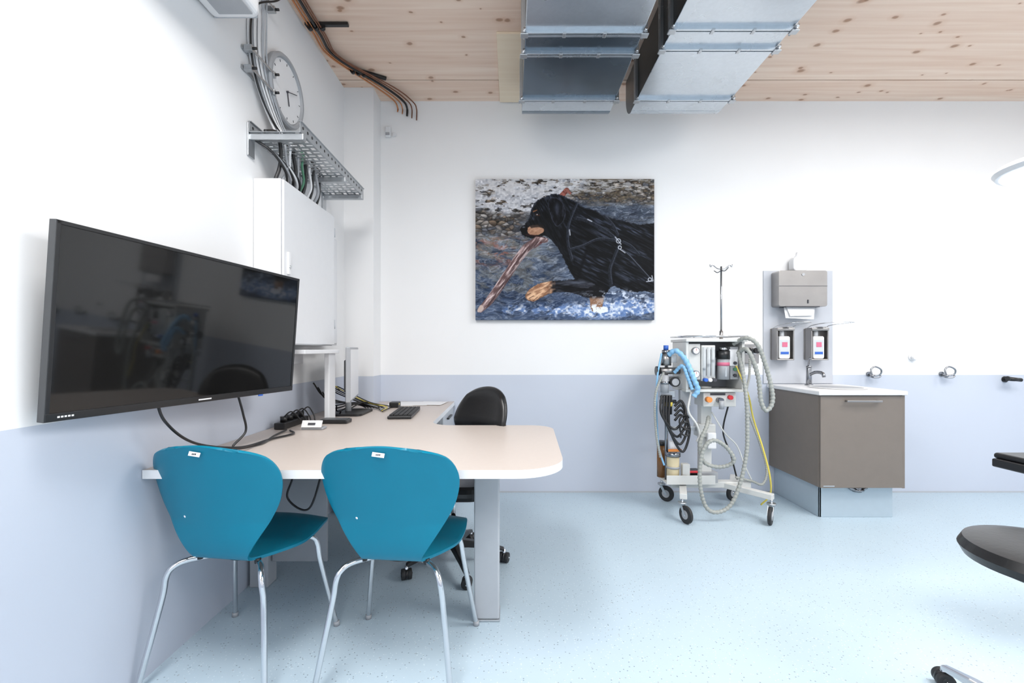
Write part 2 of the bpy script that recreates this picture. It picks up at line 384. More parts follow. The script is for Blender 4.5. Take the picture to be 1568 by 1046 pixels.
for k in range(11):
    yy=2.44+.05*k; m=[M_blk,M_gplast,M_white,M_blk,M_gplast,M_green,M_blk,M_white,M_blk,M_gplast,M_blk][k]
    tube('drop_cable',[(-1.3,yy-.05,z+.03),(-1.26+.01*(k%3),yy,z+.045),(-1.25,yy+.02,z-.03),(-1.26+.015*(k%2),yy+.03,z-.12),(-1.28,yy+.02,2.135)],.007+.003*(k%3==0),m,g,segs=8)
for k in range(5): tube('loop_cable',[(-1.33,2.36+.03*k,z-.03),(-1.26,2.40+.04*k,z-.08),(-1.24,2.5+.04*k,z-.15),(-1.3,2.62+.03*k,2.135)],.007,[M_blk,M_gplast,M_blk,M_white,M_blk][k],g,segs=8)
for k in range(3): cyl('gland',(-1.28,2.5+.1*k,2.121),(-1.28,2.5+.1*k,2.15),.018,M_blk,g)
# ---------------- wall cabinet -----------------
g=G('electrical_cabinet',(-1.28,2.73,1.7))
box('case',XL+.001,-1.215,2.39,3.08,1.245,2.12,M_cab,g,bev=.004)
box('door_leaf',-1.213,-1.2,2.395,3.075,1.25,2.115,M_cab,g,bev=.003)
box('lock',-1.201,-1.188,2.425,2.45,1.62,1.74,M_white,g)
cyl('lock_barrel',(-1.19,2.437,1.66),(-1.183,2.437,1.66),.009,M_chrome,g)
for zz in (1.36,1.98): cyl('hinge',(-1.205,3.083,zz),(-1.205,3.083,zz+.06),.007,M_grey,g)
g=G('cable_duct_box',(-1.31,3.2,1.9)); box('trunk',XL+.001,-1.25,3.10,3.25,1.25,2.0,M_cab,g); box('lid',-1.25,-1.244,3.11,3.24,1.26,1.99,M_cab,g)
# ---------------- clock -----------------
g=G('wall_clock',(-1.34,2.68,2.73)); cc=(XL+.001,2.68,2.735)
lathe('rim',[(.10,0),(.195,0),(.203,.012),(.203,.036),(.195,.045),(.180,.045),(.174,.030),(.10,.030)],cc,M_gplast,g,'X',48)
lathe('face',[(.172,.031),(.172,.0325)],cc,M_white,g,'X',48)
for k in range(12):
    a=k*math.pi/6; cyl('tick',(XL+.035,2.68+.150*math.sin(a),2.735+.150*math.cos(a)),(XL+.035,2.68+.162*math.sin(a),2.735+.162*math.cos(a)),.0018,M_dgrey,g,segs=6)
cyl('hour_hand',(XL+.038,2.68,2.735),(XL+.038,2.70,2.66),.003,M_lab,g,segs=6)
cyl('minute_hand',(XL+.041,2.68,2.735),(XL+.041,2.79,2.775),.0025,M_lab,g,segs=6)
cyl('hub',(XL+.034,2.68,2.735),(XL+.045,2.68,2.735),.006,M_lab,g)
# ---------------- television -----------------
TL=Vector((-1.258,1.26,1.58)); BL=Vector((-1.303,1.26,1.016)); TR=Vector((-1.080,2.31,1.577)); BR=Vector((-1.119,2.31,1.012))
ux=((TR-TL)+(BR-BL)).normalized(); uz=((TL-BL)+(TR-BR)); uz=(uz-ux*uz.dot(ux)).normalized(); un=ux.cross(uz).normalized()
if un.x<0: un=-un
tc=(TL+BL+TR+BR)/4; w2=((TR-TL).length+(BR-BL).length)/4; h2=((TL-BL).length+(TR-BR).length)/4
g=G('wall_television',tuple(tc))
R=Matrix((ux,un,uz)).transposed()
def tvbox(name,a0,a1,n0,n1,b0,b1,m,bev=.003,r=0):
    bm=bmesh.new(); bmesh.ops.create_cube(bm,size=1)
    for v in bm.verts:
        l=Vector(((a0+a1)/2+v.co.x*(a1-a0),(n0+n1)/2+v.co.y*(n1-n0),(b0+b1)/2+v.co.z*(b1-b0))); v.co=tc+R@l
    return frombm(name,bm,m,g,bev=bev)
tvbox('case',-w2,w2,-.022,0,-h2,h2,M_blk,.004)
tvbox('rear_housing',-w2*.5,w2*.7,-.034,-.02,-h2*.75,h2*.3,M_blk,.008)
tvbox('bezel_top',-w2,w2,-.002,.004,h2-.012,h2,M_blk,.002)
tvbox('bezel_bottom',-w2,w2,-.002,.005,-h2,-h2+.024,M_blk,.002)
tvbox('bezel_near',-w2,-w2+.012,-.002,.004,-h2,h2,M_blk,.002)
tvbox('bezel_far',w2-.012,w2,-.002,.004,-h2,h2,M_blk,.002)
tvbox('screen_glass',-w2+.011,w2-.011,-.001,.001,-h2+.023,h2-.011,M_screen,0)
tvbox('side_trim',-w2-.0015,-w2+.001,-.02,.003,-h2,h2,M_dgrey,0)
tvbox('badge',-.03,.03,.005,.0057,-h2+.009,-h2+.014,M_paper,0)
for k in range(5): tvbox('label_mark',-w2+.03+.009*k,-w2+.036+.009*k,.005,.0056,-h2+.010,-h2+.015,M_paper,0)
tvbox('status_light',w2*.55,w2*.6,.003,.007,-h2-.006,-h2+.001,M_blue,0)
box('wall_mount',XL+.001,-1.26,1.75,1.95,1.2,1.45,M_blk,g)
tube('power_cable',[(-1.27,1.62,1.06),(-1.25,1.64,.96),(-1.22,1.75,.86),(-1.17,1.95,.80),(-1.17,2.2,.786),(-1.13,2.35,.785),(-1.19,2.44,.785)],.005,M_blk,g)
tube('signal_cable',[(-1.22,2.02,1.03),(-1.205,2.04,.93),(-1.2,2.05,.85),(-1.22,1.99,.79),(-1.16,2.1,.785),(-1.2,2.3,.785),(-1.22,2.46,.785)],.005,M_blk,g)

# ---------------- desk -----------------
g=G('office_desk',(-.7,2.5,.4))
out=fillet([(XL+.003,1.67,0),(.20,1.67,.20),(.235,2.66,.13),(-.48,2.66,.13),(-.49,3.878,0),(-1.115,3.878,0),(-1.115,3.675,0),(XL+.003,3.675,0)],12)
prism('desktop',out,.745,.777,[M_desk,M_wedge],g)
box('column_leg',-.17,-.058,2.04,2.15,.01,.745,M_grey,g,bev=.006); box('foot_plate',-.174,-.054,2.036,2.154,0,.01,M_zinc,g)
box('wall_leg',-1.345,-1.25,2.33,2.42,0,.745,M_grey,g,bev=.005)
box('beam',-1.25,-.17,2.08,2.12,.68,.745,M_grey,g); box('rear_beam',-1.3,-1.26,2.42,3.6,.68,.745,M_grey,g)
box('modesty_panel',-1.245,-.96,2.36,2.378,.12,.70,M_gplast,g)
tube('hanging_cable',[(-1.18,2.3,.74),(-1.1,2.28,.6),(-1.12,2.27,.48),(-1.02,2.28,.42),(-.96,2.3,.6),(-.93,2.32,.73)],.005,M_blk,g)
g=G('drawer_pedestal',(-.7,3.55,.35))
box('carcass',-1.08,-.515,3.28,3.86,.06,.742,M_grey,g)
for k,(a,b) in enumerate(((.08,.28),(.29,.50),(.51,.735))):
    box('drawer_front_%d'%(k+1),-.515,-.497,3.285,3.855,a,b,M_grey,g); 
    box('handle_%d'%(k+1),-.497,-.478,3.47,3.67,b-.05,b-.038,M_blk,g)
for x in (-1.02,-.57):
    for y in (3.34,3.80): cyl('castor',(x-.012,y,.03),(x+.012,y,.03),.03,M_blk,g); box('castor_fork',x-.01,x+.01,y-.01,y+.01,.03,.06,M_zinc,g)
g=G('white_riser_shelf',(-1.2,2.62,1.0))
box('top_board',XL+.003,-1.10,2.42,2.90,1.195,1.218,M_cab,g)
box('end_panel',-1.155,-1.125,2.80,2.90,.778,1.195,M_cab,g)
box('wall_cleat',XL+.003,XL+.03,2.42,2.90,1.13,1.195,M_cab,g)
g=G('computer_monitor',(-1.12,3.2,1.0))
rm=Matrix.Rotation(math.radians(13),3,'Z'); pv=(-1.10,3.16,1.0)
box('panel',-1.125,-1.095,2.93,3.43,.875,1.235,M_gplast,g,bev=.006,rot=rm,piv=pv)
box('screen',-1.0955,-1.0935,2.945,3.415,.89,1.22,M_white,g,bev=0,rot=rm,piv=pv)  # pale screen colour stands in for a reflection of the room
box('rear_bulge',-1.15,-1.12,3.05,3.3,.93,1.15,M_dgrey,g,bev=.01,rot=rm,piv=pv)
cyl('neck',(-1.14,3.17,.785),(-1.14,3.17,.95),.02,M_gplast,g)
prism('base',fillet([(-1.24,3.0,.04),(-1.0,3.0,.04),(-1.0,3.3,.04),(-1.24,3.3,.04)],6),.778,.792,M_blk,g)
for k in range(5):
    m=[M_blk,M_gplast,M_blk,M_yel,M_blk][k]
    tube('cable',[(-1.22,3.02+.05*k,1.05-.03*k),(-1.24,3.1+.04*k,.95),(-1.14+.02*k,3.38,.83),(-1.0+.02*k,3.35+.02*k,.79),(-.95+.01*k,3.28-.02*k,.786)],.004,m,g,segs=6)
for k in range(7): tube('cable_tangle',[(-1.3+.03*k,2.98,1.0-.03*k),(-1.28+.02*k,3.1,.9-.02*k),(-1.22+.02*k,3.34,.83),(-1.14+.02*k,3.42,.80),(-1.08+.02*k,3.36,.79)],.005,M_blk,g,segs=6)
g=G('power_strip',(-1.28,2.6,.8)); box('body',-1.31,-1.25,2.5,2.80,.778,.815,M_blk,g,bev=.006)
for k in range(4): 
    cyl('plug',(-1.28,2.55+.07*k,.815),(-1.28,2.55+.07*k,.845),.018,M_blk,g); tube('plug_cable',[(-1.28,2.55+.07*k,.84),(-1.24,2.56+.07*k,.87),(-1.21,2.6+.06*k,.82),(-1.20,2.62+.05*k,.79),(-1.175,2.66+.03*k,.785)],.004,M_blk,g,segs=6)
g=G('docking_station',(-1.05,2.75,.8)); box('body',-1.15,-.98,2.70,2.79,.778,.80,M_blk,g,bev=.006); box('lid',-1.14,-.99,2.705,2.785,.80,.803,M_dgrey,g)
g=G('usb_charger',(-.89,3.48,.80)); box('body',-.93,-.86,3.44,3.52,.778,.82,M_blk,g,bev=.006); box('led',-.86,-.858,3.46,3.48,.80,.81,M_yel,g,bev=0)
g=G('card_holder',(-1.1,2.55,.8)); box('card',-1.155,-1.045,2.50,2.505,.79,.83,M_paper,g,bev=0,rot=Matrix.Rotation(math.radians(-30),3,'X')); box('tray',-1.16,-1.04,2.5,2.56,.778,.79,M_gplast,g)
box('print',-1.12,-1.08,2.497,2.499,.802,.815,M_lab,g,bev=0,rot=Matrix.Rotation(math.radians(-30),3,'X'),piv=(-1.1,2.5025,.81))
g=G('computer_keyboard',(-.73,3.1,.79))
box('case',-.805,-.655,2.88,3.32,.778,.797,M_blk,g,bev=.005,rot=rz(4),piv=(-.73,3.1,.79))
bm=bmesh.new()
for i in range(5):
    for j in range(17):
        c=Vector((-.795+.012+i*.029,2.90+.012+j*.0245,.801)); mtx=Matrix.Translation(c)@Matrix.Diagonal((.024,.0195,.008,1))
        bmesh.ops.create_cube(bm,size=1,matrix=mtx)
bmesh.ops.rotate(bm,verts=bm.verts,cent=(-.73,3.1,.79),matrix=rz(4)); frombm('keys',bm,M_rub,g)
g=G('paper_sheets',(-.85,3.65,.78))
for k in range(3): box('sheet_%d'%(k+1),-1.0+.12*k,-.79+.12*k,3.56+.02*k,3.83,.778+.0015*k,.7793+.0015*k,M_paper,g,bev=0,rot=rz(5-6*k))

# ---------------- teal chairs -----------------
def interp_cat(keys,ts):
    P=cat([(a,b,0) for a,b in keys],16); xs=[p.x for p in P]; ys=[p.y for p in P]
    return np.interp(ts,xs,ys)
def chair(loc,yaw):
    g=G('teal_shell_chair',(loc[0],loc[1],0),math.radians(yaw),world=False)
    prof=cat([(0,.278,.450),(0,.256,.474),(0,.19,.484),(0,.08,.467),(0,-.03,.450),(0,-.10,.444),(0,-.142,.458),(0,-.163,.51),(0,-.178,.60),(0,-.198,.70),(0,-.222,.80),(0,-.245,.886)],14)
    prof=resamp(prof,.009); n=len(prof); ts=np.linspace(0,1,n)
    wk=[(0,.14),(.012,.165),(.04,.195),(.10,.213),(.2,.220),(.3,.208),(.38,.172),(.44,.132),(.475,.114),(.51,.117),(.56,.143),(.65,.194),(.74,.236),(.82,.254),(.88,.253),(.93,.233),(.965,.197),(.985,.158),(1,.098)]
    ws=interp_cat(wk,ts); bm=bmesh.new(); nu=26; rows=[]
    for i,p in enumerate(prof):
        t=ts[i]; row=[]
        for k in range(nu+1):
            u=-1+2*k/nu; x=u*ws[i]; bk=min(1,max(0,(t-.46)/.2)); st=min(1,max(0,(.42-t)/.15))
            y=p.y+bk*.9*x*x; z=p.z+st*(-.35*x*x)
            if t>.95: z-= (t-.95)/.05*.012*u*u
            row.append(bm.verts.new((x,y,z)))
        rows.append(row)
    for a,b in zip(rows[:-1],rows[1:]):
        for k in range(nu): bm.faces.new((a[k],a[k+1],b[k+1],b[k]))
    o=frombm('seat_and_back_shell',bm,M_teal,g,smooth=True)
    s=o.modifiers.new('s','SOLIDIFY'); s.thickness=.011; s.offset=0
    bv=o.modifiers.new('b','BEVEL'); bv.width=.003; bv.segments=2; bv.limit_method='ANGLE'
    for sx in (-1,1):
        for sy,nm in ((-1,'rear'),(1,'front')):
            fy=.235*sy; yy=.10*sy
            tube('%s_leg_%s'%(nm,'l' if sx<0 else 'r'),[(sx*.02,.02*sy,.426),(sx*.08,yy*.6,.426),(sx*.15,yy*1.25,.428),(sx*.178,yy*1.6,.416),(sx*.192,yy*1.75,.385),(sx*.205,.181*sy,.30),(sx*.247,fy,.012)],.0105,M_chrome,g,segs=14)
            cyl('glide',(sx*.248,fy*1.002,.0),(sx*.247,fy,.02),.013,M_gplast,g)
    lathe('hub_plate',[(.075,.413),(.08,.419),(.08,.435),(.03,.441)],(0,0,0),M_blk,g)
    for sx in (-1,1):
        cyl('buffer',(sx*.12,-.10,.425),(sx*.12,-.10,.443),.012,M_blk,g); cyl('buffer',(sx*.13,.12,.425),(sx*.13,.12,.457),.012,M_blk,g)
    box('label',-.026,.018,-.2535,-.2515,.852,.867,M_paper,g,bev=0,rot=Matrix.Rotation(math.radians(-17),3,'X')@Matrix.Rotation(math.radians(6),3,'Y'))
    for k in range(3): box('label_print',-.012+.006*k,-.008+.006*k,-.2546,-.254,.857,.862,M_lab,g,bev=0,rot=Matrix.Rotation(math.radians(-17),3,'X'),piv=(-.004,-.2525,.8595))
    sph('rivet',(-.115,-.172,.612),.006,M_paper,g,(1,.5,1))
    return g
chair((-1.054,1.815),-8); chair((-.428,1.805),-5.7)

# ---------------- castor helper -----------------
def castor(g,x,y,r,a,m=M_rub,fork=M_zinc,top=None,wt=.022,twin=False):
    d=Vector((math.cos(a),math.sin(a),0)); n=Vector((-d.y,d.x,0)); c=Vector((x,y,r))
    for s in ((-1,1) if twin else (0,)):
        o=c+n*s*wt*.75
        cyl('wheel',o-n*wt/2,o+n*wt/2,r,m,g,segs=28,bev=.004); cyl('wheel_hub',o-n*(wt/2+.002),o+n*(wt/2+.002),r*.5,M_gplast if not twin else M_blk,g,segs=20)
        cyl('axle',o-n*(wt/2+.005),o+n*(wt/2+.005),r*.15,M_chrome,g,segs=10)
    t=top if top else r*2+.03
    if twin: 
        cyl('hood',c-n*wt*.3,c+n*wt*.3,r*1.0,M_blk,g,segs=20)
    else:
        for s in (-1,1):
            a1=c+n*s*(wt/2+.006)
            prism_pts=[a1+d*.012,a1-d*.012,a1-d*-.03+Vector((0,0,r*1.1)),a1+d*.055+Vector((0,0,r*1.1))]
            bm=bmesh.new(); A=[bm.verts.new(p) for p in prism_pts]; bm.faces.new(A)
            o=frombm('fork',bm,fork,g); sm=o.modifiers.new('s','SOLIDIFY'); sm.thickness=.003
        e=c+d*.04; cyl('fork_crown',(e.x,e.y,r*2.05),(e.x,e.y,r*2.25),.03,fork,g)
    e=c+d*(.04 if not twin else .0); cyl('stem',(e.x,e.y,r*(2.1 if not twin else .9)),(e.x,e.y,t),.01,M_chrome,g,segs=12)
def star(g,cx,cy,R,angs,m,hz=.12,ez=.075,r=.028):
    for a in angs:
        a=math.radians(a); d=Vector((math.cos(a),math.sin(a),0)); n=Vector((-d.y,d.x,0)); c=Vector((cx,cy,0))
        bm=bmesh.new(); R0=[]
        for t,w,h,z in ((.02,.03,.045,hz),(.3,.028,.036,hz-.005),(.7,.022,.026,(hz+ez)/2),(1.0,.016,.018,ez)):
            p=c+d*(t*R)+Vector((0,0,z)); R0.append([bm.verts.new(p+n*w*sx+Vector((0,0,h/2*sz))) for sx,sz in ((-1,-1),(1,-1),(.7,1),(-.7,1))])
        for u,v in zip(R0[:-1],R0[1:]):
            for k in range(4): bm.faces.new((u[k],u[(k+1)%4],v[(k+1)%4],v[k]))
        bm.faces.new(R0[0]); bm.faces.new(R0[-1]); frombm('base_arm',bm,m,g,bev=.005)
        castor(g,cx+d.x*R,cy+d.y*R,r,a+1.2,twin=True,top=ez)
# ---------------- office chair -----------------
cx,cy=-.335,2.60
g=G('office_chair',(cx,cy,.45))
star(g,cx,cy,.29,[3,75,147,219,291],M_blk)
cyl('gas_lift',(cx,cy,.11),(cx,cy,.26),.028,M_blk,g); cyl('piston',(cx,cy,.25),(cx,cy,.40),.014,M_chrome,g)
box('mechanism',cx-.08,cx+.08,cy-.08,cy+.08,.385,.415,M_blk,g,bev=.01)
prism('seat',fillet([(cx-.23,cy-.22,.12),(cx+.22,cy-.22,.12),(cx+.22,cy+.22,.12),(cx-.23,cy+.22,.12)],8),.41,.49,M_blkl,g,bev=.03)
nb=Vector((-.62,-.78,0)).normalized(); tb=Vector((.78,-.62,0)).normalized(); bc=Vector((-.165,2.80,.79))
bm=bmesh.new(); grid=[]
for side in (0,1):
    L=[]
    for i in range(17):
        row=[]
        for j in range(21):
            u=-1+2*i/16; v=-1+2*j/20
            uu=u*math.sqrt(1-v*v*.46); vv=v*math.sqrt(1-u*u*.46)
            e=min(1,(1-max(abs(u),abs(v)))*4); th=.012+.026*math.sqrt(max(0,e))
            p=bc+tb*(uu*.205)+Vector((0,0,vv*.20)); bend=.055*uu*uu-.03*vv*vv*(-1 if v>0 else 1)
            p=p+nb*(bend+(th if side else -th*.5)+.0)-nb*max(0,vv)*.07
            row.append(bm.verts.new(p))
        L.append(row)
    grid.append(L)
for L in grid:
    for i in range(16):
        for j in range(20): bm.faces.new((L[i][j],L[i+1][j],L[i+1][j+1],L[i][j+1]))
A,B=grid
rim=[(i,0) for i in range(16)]+[(16,j) for j in range(20)]+[(i,20) for i in range(16,0,-1)]+[(0,j) for j in range(20,0,-1)]
for k in range(len(rim)):
    a=rim[k]; b=rim[(k+1)%len(rim)]; bm.faces.new((A[a[0]][a[1]],A[b[0]][b[1]],B[b[0]][b[1]],B[a[0]][a[1]]))
frombm('backrest',bm,M_blkl,g,smooth=True)
tube('back_bracket',[(cx+.05,cy+.08,.40),(cx+.13,cy+.2,.40),(cx+.20,cy+.27,.45),(cx+.205,cy+.27,.60),(cx+.18,cy+.235,.72)],.018,M_blk,g)

# ---------------- dog canvas -----------------
def canvas():
    x0,x1,z0,z1=-.3085,1.201,1.468,2.658; yf=YB-.042
    g=G('dog_canvas_picture',((x0+x1)/2,YB-.02,(z0+z1)/2))
    box('stretcher',x0,x1,yf+.001,YB-.002,z0,z1,M_lab,g,bev=.002)
    nx,ny=640,504
    X=728+274*(np.arange(nx)+.5)/nx; Y=274+216*(np.arange(ny)+.5)/ny
    PX,PY=np.meshgrid(X,Y)
    def vn(sx,sy,ang=0,seed=0,X_=None,Y_=None):
        X_=PX if X_ is None else X_; Y_=PY if Y_ is None else Y_
        r=np.random.RandomState(seed); a=math.radians(ang)
        u=(X_-700)*math.cos(a)+(Y_-200)*math.sin(a); v=-(X_-700)*math.sin(a)+(Y_-200)*math.cos(a)
        u=u/sx+500; v=v/sy+500; T=r.rand(256,256)
        iu=np.floor(u).astype(int); iv=np.floor(v).astype(int); fu=u-iu; fv=v-iv
        fu=fu*fu*(3-2*fu); fv=fv*fv*(3-2*fv)
        g_=lambda a,b:T[a%256,b%256]
        return (g_(iu,iv)*(1-fu)+g_(iu+1,iv)*fu)*(1-fv)+(g_(iu,iv+1)*(1-fu)+g_(iu+1,iv+1)*fu)*fv
    def fb(sx,sy,ang=0,seed=0,o=4,X_=None,Y_=None):
        t=0;a=1;n=0
        for k in range(o): t=t+a*vn(sx/2**k,sy/2**k,ang,seed+k,X_,Y_); n+=a; a*=.55
        return t/n
    def ss(a,b,x): t=np.clip((x-a)/(b-a),0,1); return t*t*(3-2*t)
    def cr(P,n=6):
        out=[]; L=len(P)
        for i in range(L):
            a,b,c,d=[np.array(P[(i+k)%L],float) for k in (-1,0,1,2)]
            for k in range(n):
                t=k/n; out.append(tuple(.5*(2*b+(c-a)*t+(2*a-5*b+4*c-d)*t*t+(3*b-a-3*c+d)*t**3)))
        return out
    jx=(vn(2,2,0,91)-.5)*1.6; jy=(vn(2,2,0,92)-.5)*1.6
    def poly(P,soft=1.0,jit=1.0,smooth=True):
        P=cr(P) if smooth else P
        wx=PX+jx*jit; wy=PY+jy*jit
        ins=np.zeros(PX.shape,bool); n=len(P); dm=np.full(PX.shape,1e9)
        for i in range(n):
            xa,ya=P[i]; xb,yb=P[(i+1)%n]
            L2=(xb-xa)**2+(yb-ya)**2+1e-9; t=np.clip(((wx-xa)*(xb-xa)+(wy-ya)*(yb-ya))/L2,0,1)
            dm=np.minimum(dm,np.hypot(wx-xa-t*(xb-xa),wy-ya-t*(yb-ya)))
            if ya==yb: continue
            ins^=((ya>wy)!=(yb>wy))&(wx<(xb-xa)*(wy-ya)/(yb-ya)+xa)
        sd=np.where(ins,dm,-dm)
        return ss(-soft/2,soft/2,sd),sd
    def seg(a,b,w,w2=None,soft=.6):
        ax,ay=a;bx,by=b; L2=(bx-ax)**2+(by-ay)**2; t=np.clip(((PX-ax)*(bx-ax)+(PY-ay)*(by-ay))/L2,0,1)
        d=np.hypot(PX-ax-t*(bx-ax),PY-ay-t*(by-ay)); ww=w+((w2 if w2 else w)-w)*t
        return ss(soft,-soft,d-ww/2)
    def path(P,w,soft=.6,off=(0,0)):
        Q=[(p.x+off[0],p.y+off[1]) for p in cat([(a,b,0) for a,b in P],5)]; m=0
        for a,b in zip(Q[:-1],Q[1:]): m=np.maximum(m,seg(a,b,w,None,soft))
        return m
    def blob(cx,cy,rx,ry,ang=0):
        a=math.radians(ang); u=(PX-cx)*math.cos(a)+(PY-cy)*math.sin(a); v=-(PX-cx)*math.sin(a)+(PY-cy)*math.cos(a)
        return np.exp(-(u/rx)**2-(v/ry)**2)
    img=np.zeros(PX.shape+(3,))
    def put(mask,col):
        nonlocal img
        col=np.asarray(col,float)
        if col.ndim==1: col=col[None,None,:]
        mask=np.clip(mask,0,1); img=img*(1-mask[...,None])+col*mask[...,None]
    lerp=lambda a,b,t:np.asarray(a,float)[None,None]*(1-t[...,None])+np.asarray(b,float)[None,None]*t[...,None]
    wx=PX+(fb(22,10,0,10)-.5)*26; wy=PY+(fb(26,12,0,14)-.5)*20
    rn=fb(20,5.0,-10,20,4,wx,wy); ridge=np.clip(1-np.abs(rn-.5)*2/.32,0,1)**2.2
    rn2=fb(11,3.2,16,28,3,wx,wy); ridge2=np.clip(1-np.abs(rn2-.5)*2/.3,0,1)**2.5
    low=fb(46,15,-8,33)
    base=lerp((52,60,74),(96,104,116),ss(.35,.65,low))
    grad=ss(350,480,PY); base=base*(1-.45*grad[...,None])+np.array((22,46,90))[None,None]*.45*grad[...,None]
    img=base
    put(ss(.5,.66,fb(18,4,-6,40,4,wx,wy))*.55,(30,36,50))
    warm=ss(.46,.62,fb(11,5,0,50,4,wx,wy))*ss(350,366,PY)*ss(420,392,PY)*ss(822,780,PX)
    put(warm*.65,lerp((104,84,74),(160,98,78),ss(.3,.7,vn(6,4,0,51))))
    tan=ss(.46,.62,fb(16,7,10,55))*ss(345,365,PY)*ss(475,435,PY)*ss(870,820,PX); put(tan*.5,(116,110,96))
    put(ridge*.55*(1-.35*grad),lerp((136,146,162),(204,210,220),ss(.4,.7,vn(9,5,0,57)))); put(ridge2*.3,(164,176,196))
    r1=np.random.RandomState(3); pts=np.stack([728+274*r1.rand(1100),268+102*r1.rand(1100)],1)
    m=PY<372; fx=PX[m]+(vn(6,6,0,58)[m]-.5)*3; fy=PY[m]; best=np.full(fx.shape,1e9); sec=best.copy(); idx=np.zeros(fx.shape,int)
    for k,(a,b) in enumerate(pts):
        d=((fx-a)*.75)**2+((fy-b)**2)*1.7; c_=d<best; sec=np.where(c_,best,np.minimum(sec,d)); idx=np.where(c_,k,idx); best=np.where(c_,d,best)
    pal=np.array([(176,166,158),(142,134,128),(116,102,90),(160,142,124),(96,90,88),(190,184,180),(134,114,96),(104,106,114),(124,118,112)])
    pc=pal[r1.randint(0,9,1100)]*(.85+.3*r1.rand(1100))[:,None]
    edge=np.clip((np.sqrt(sec)-np.sqrt(best))/2.2,0,1); topl=np.clip(.8+(pts[idx,1]-fy)*.10,.55,1.2)
    st=np.zeros_like(img); st[m]=pc[idx]*((.45+.55*edge)*topl)[:,None]
    mk=np.zeros(PX.shape); mk[m]=1
    zone=ss(364,352,PY+(fb(20,10,0,60)-.5)*24)*ss(846,806,PX+(PY-300)*.6)
    zone=np.maximum(zone,ss(318,302,PY+(fb(34,8,0,61)-.5)*16)); put(zone*mk,st)
    snow=ss(334,318,PY+(fb(34,10,0,62)-.5)*24)*ss(.37,.45,fb(9,4,0,63))*ss(905,870,PX+(PY-290)); put(snow*.85,lerp((166,168,178),(238,239,243),vn(2.5,2,0,64)))
    snow2=ss(302,290,PY)*ss(.44,.52,fb(9,3,0,76)); put(snow2*.6,(206,204,204))
    sh=ss(.54,.62,fb(12,3,0,65))*ss(322,306,PY)*ss(850,890,PX); put(sh*.75,lerp((60,56,50),(118,104,84),vn(3,2,0,66)))
    put(ss(.52,.60,fb(9,2.6,-4,67))*ss(322,334,PY)*ss(364,352,PY)*.5,(56,58,64))
    den=blob(905,476,75,12)+.8*blob(975,468,40,12)+.45*blob(790,474,40,9)
    fo=ss(.46,.62,fb(9,4,-15,70)*.72+.36*np.clip(den,0,1)); put(fo*.9*np.clip(den*1.6,0,1),lerp((100,130,182),(240,243,249),ss(.35,.75,fb(4,3,0,71))))
    put(seg((856,305),(868,291),9,7),lerp((84,44,40),(164,98,86),vn(2,2,0,75))); put(seg((868,291),(873,296),4),(140,90,80))
    body=[(836,301),(848,297),(860,299),(870,304),(882,309),(893,317),(910,322),(928,331),(952,338),(980,344),(1012,350),(1012,440),(985,446),(965,447),(948,441),(938,438),(930,446),(925,456),(921,470),(909,471),(905,458),(899,447),(884,432),(873,416),(864,398),(857,384),(850,374),(842,366),(834,361),(822,364),(808,364),(799,358),(797,351),(803,344),(810,335),(813,322),(822,308)]
    bm_,sd=poly(body,1.4,1.2)
    strand=fb(16,1.9,28,80,3); strand2=fb(12,1.7,62,84,3); fl=ss(850,900,PX); fur=strand*fl+strand2*(1-fl)
    put(bm_,lerp((6,7,9),(22,24,30),ss(.35,.8,fur)))
    sheen=(.75*blob(905,333,34,5,22)+.8*blob(965,352,42,6,10)+.55*blob(925,362,16,9,30)+.55*blob(893,398,13,26,-25)+.45*blob(925,405,16,22,-10)
          +.7*blob(975,395,26,13,8)+.5*blob(985,428,22,6,0)+.6*blob(846,304,13,3.5,5)+.5*blob(858,322,4,14,5)+.45*blob(832,318,6,10,30)+.4*blob(872,348,8,14,-30)+.5*blob(960,422,18,7,20)+.45*blob(883,322,12,4,30))
    put(bm_*np.clip(sheen*1.25,0,1)*ss(.42,.74,fur)*.8,lerp((70,78,98),(160,168,184),ss(.6,.9,fur)*.5))
    put(bm_*np.clip(sheen,0,1)*.16,(60,68,86))
    put(bm_*ss(3,.5,sd)*ss(345,335,PY)*.3,(96,106,130))
    for a,b in (((902,372),(884,428)),((938,392),(940,436)),((860,352),(872,392))): put(bm_*seg(a,b,5,3,2.5)*.7,(5,5,8))
    leg=[(915,440),(902,430),(886,427),(866,429),(848,430),(834,432),(820,437),(809,445),(805,452),(808,459),(817,461),(828,456),(840,450),(856,447),(878,449),(900,456),(914,455)]
    lm,ld=poly(leg,1.2,.8); put(lm,lerp((10,10,13),(52,54,62),ss(.3,.8,fb(12,2,0,87))))
    put(lm*blob(880,433,24,3)*.5,(110,118,136))
    tanm=ss(852,838,PX+(vn(3,3,0,81)-.5)*10); put(lm*tanm,lerp((136,96,72),(220,180,146),ss(.25,.75,fb(8,2.5,-25,82)))); put(lm*tanm*ss(2.4,.4,ld)*ss(440,452,PY)*.6,(92,60,42))
    for a,b in (((807,452),(813,449)),((810,457),(817,453)),((817,460),(823,455))): put(lm*seg(a,b,1)*.8,(60,36,26))
    l2,l2d=poly([(902,440),(926,440),(925,455),(922,470),(918,477),(908,477),(904,468),(903,455)],1.2,.8); put(l2,(14,14,18)); put(l2*ss(452,460,PY),lerp((110,78,60),(186,146,116),fb(2.5,5,0,83)))
    put(ss(.44,.58,fb(6,4,0,89))*np.clip(blob(916,474,30,9)*1.5,0,1),(228,234,244))
    put(ss(.50,.62,fb(5,3,0,96))*np.clip(blob(955,452,45,7)*1.3,0,1)*.85,(214,224,240))
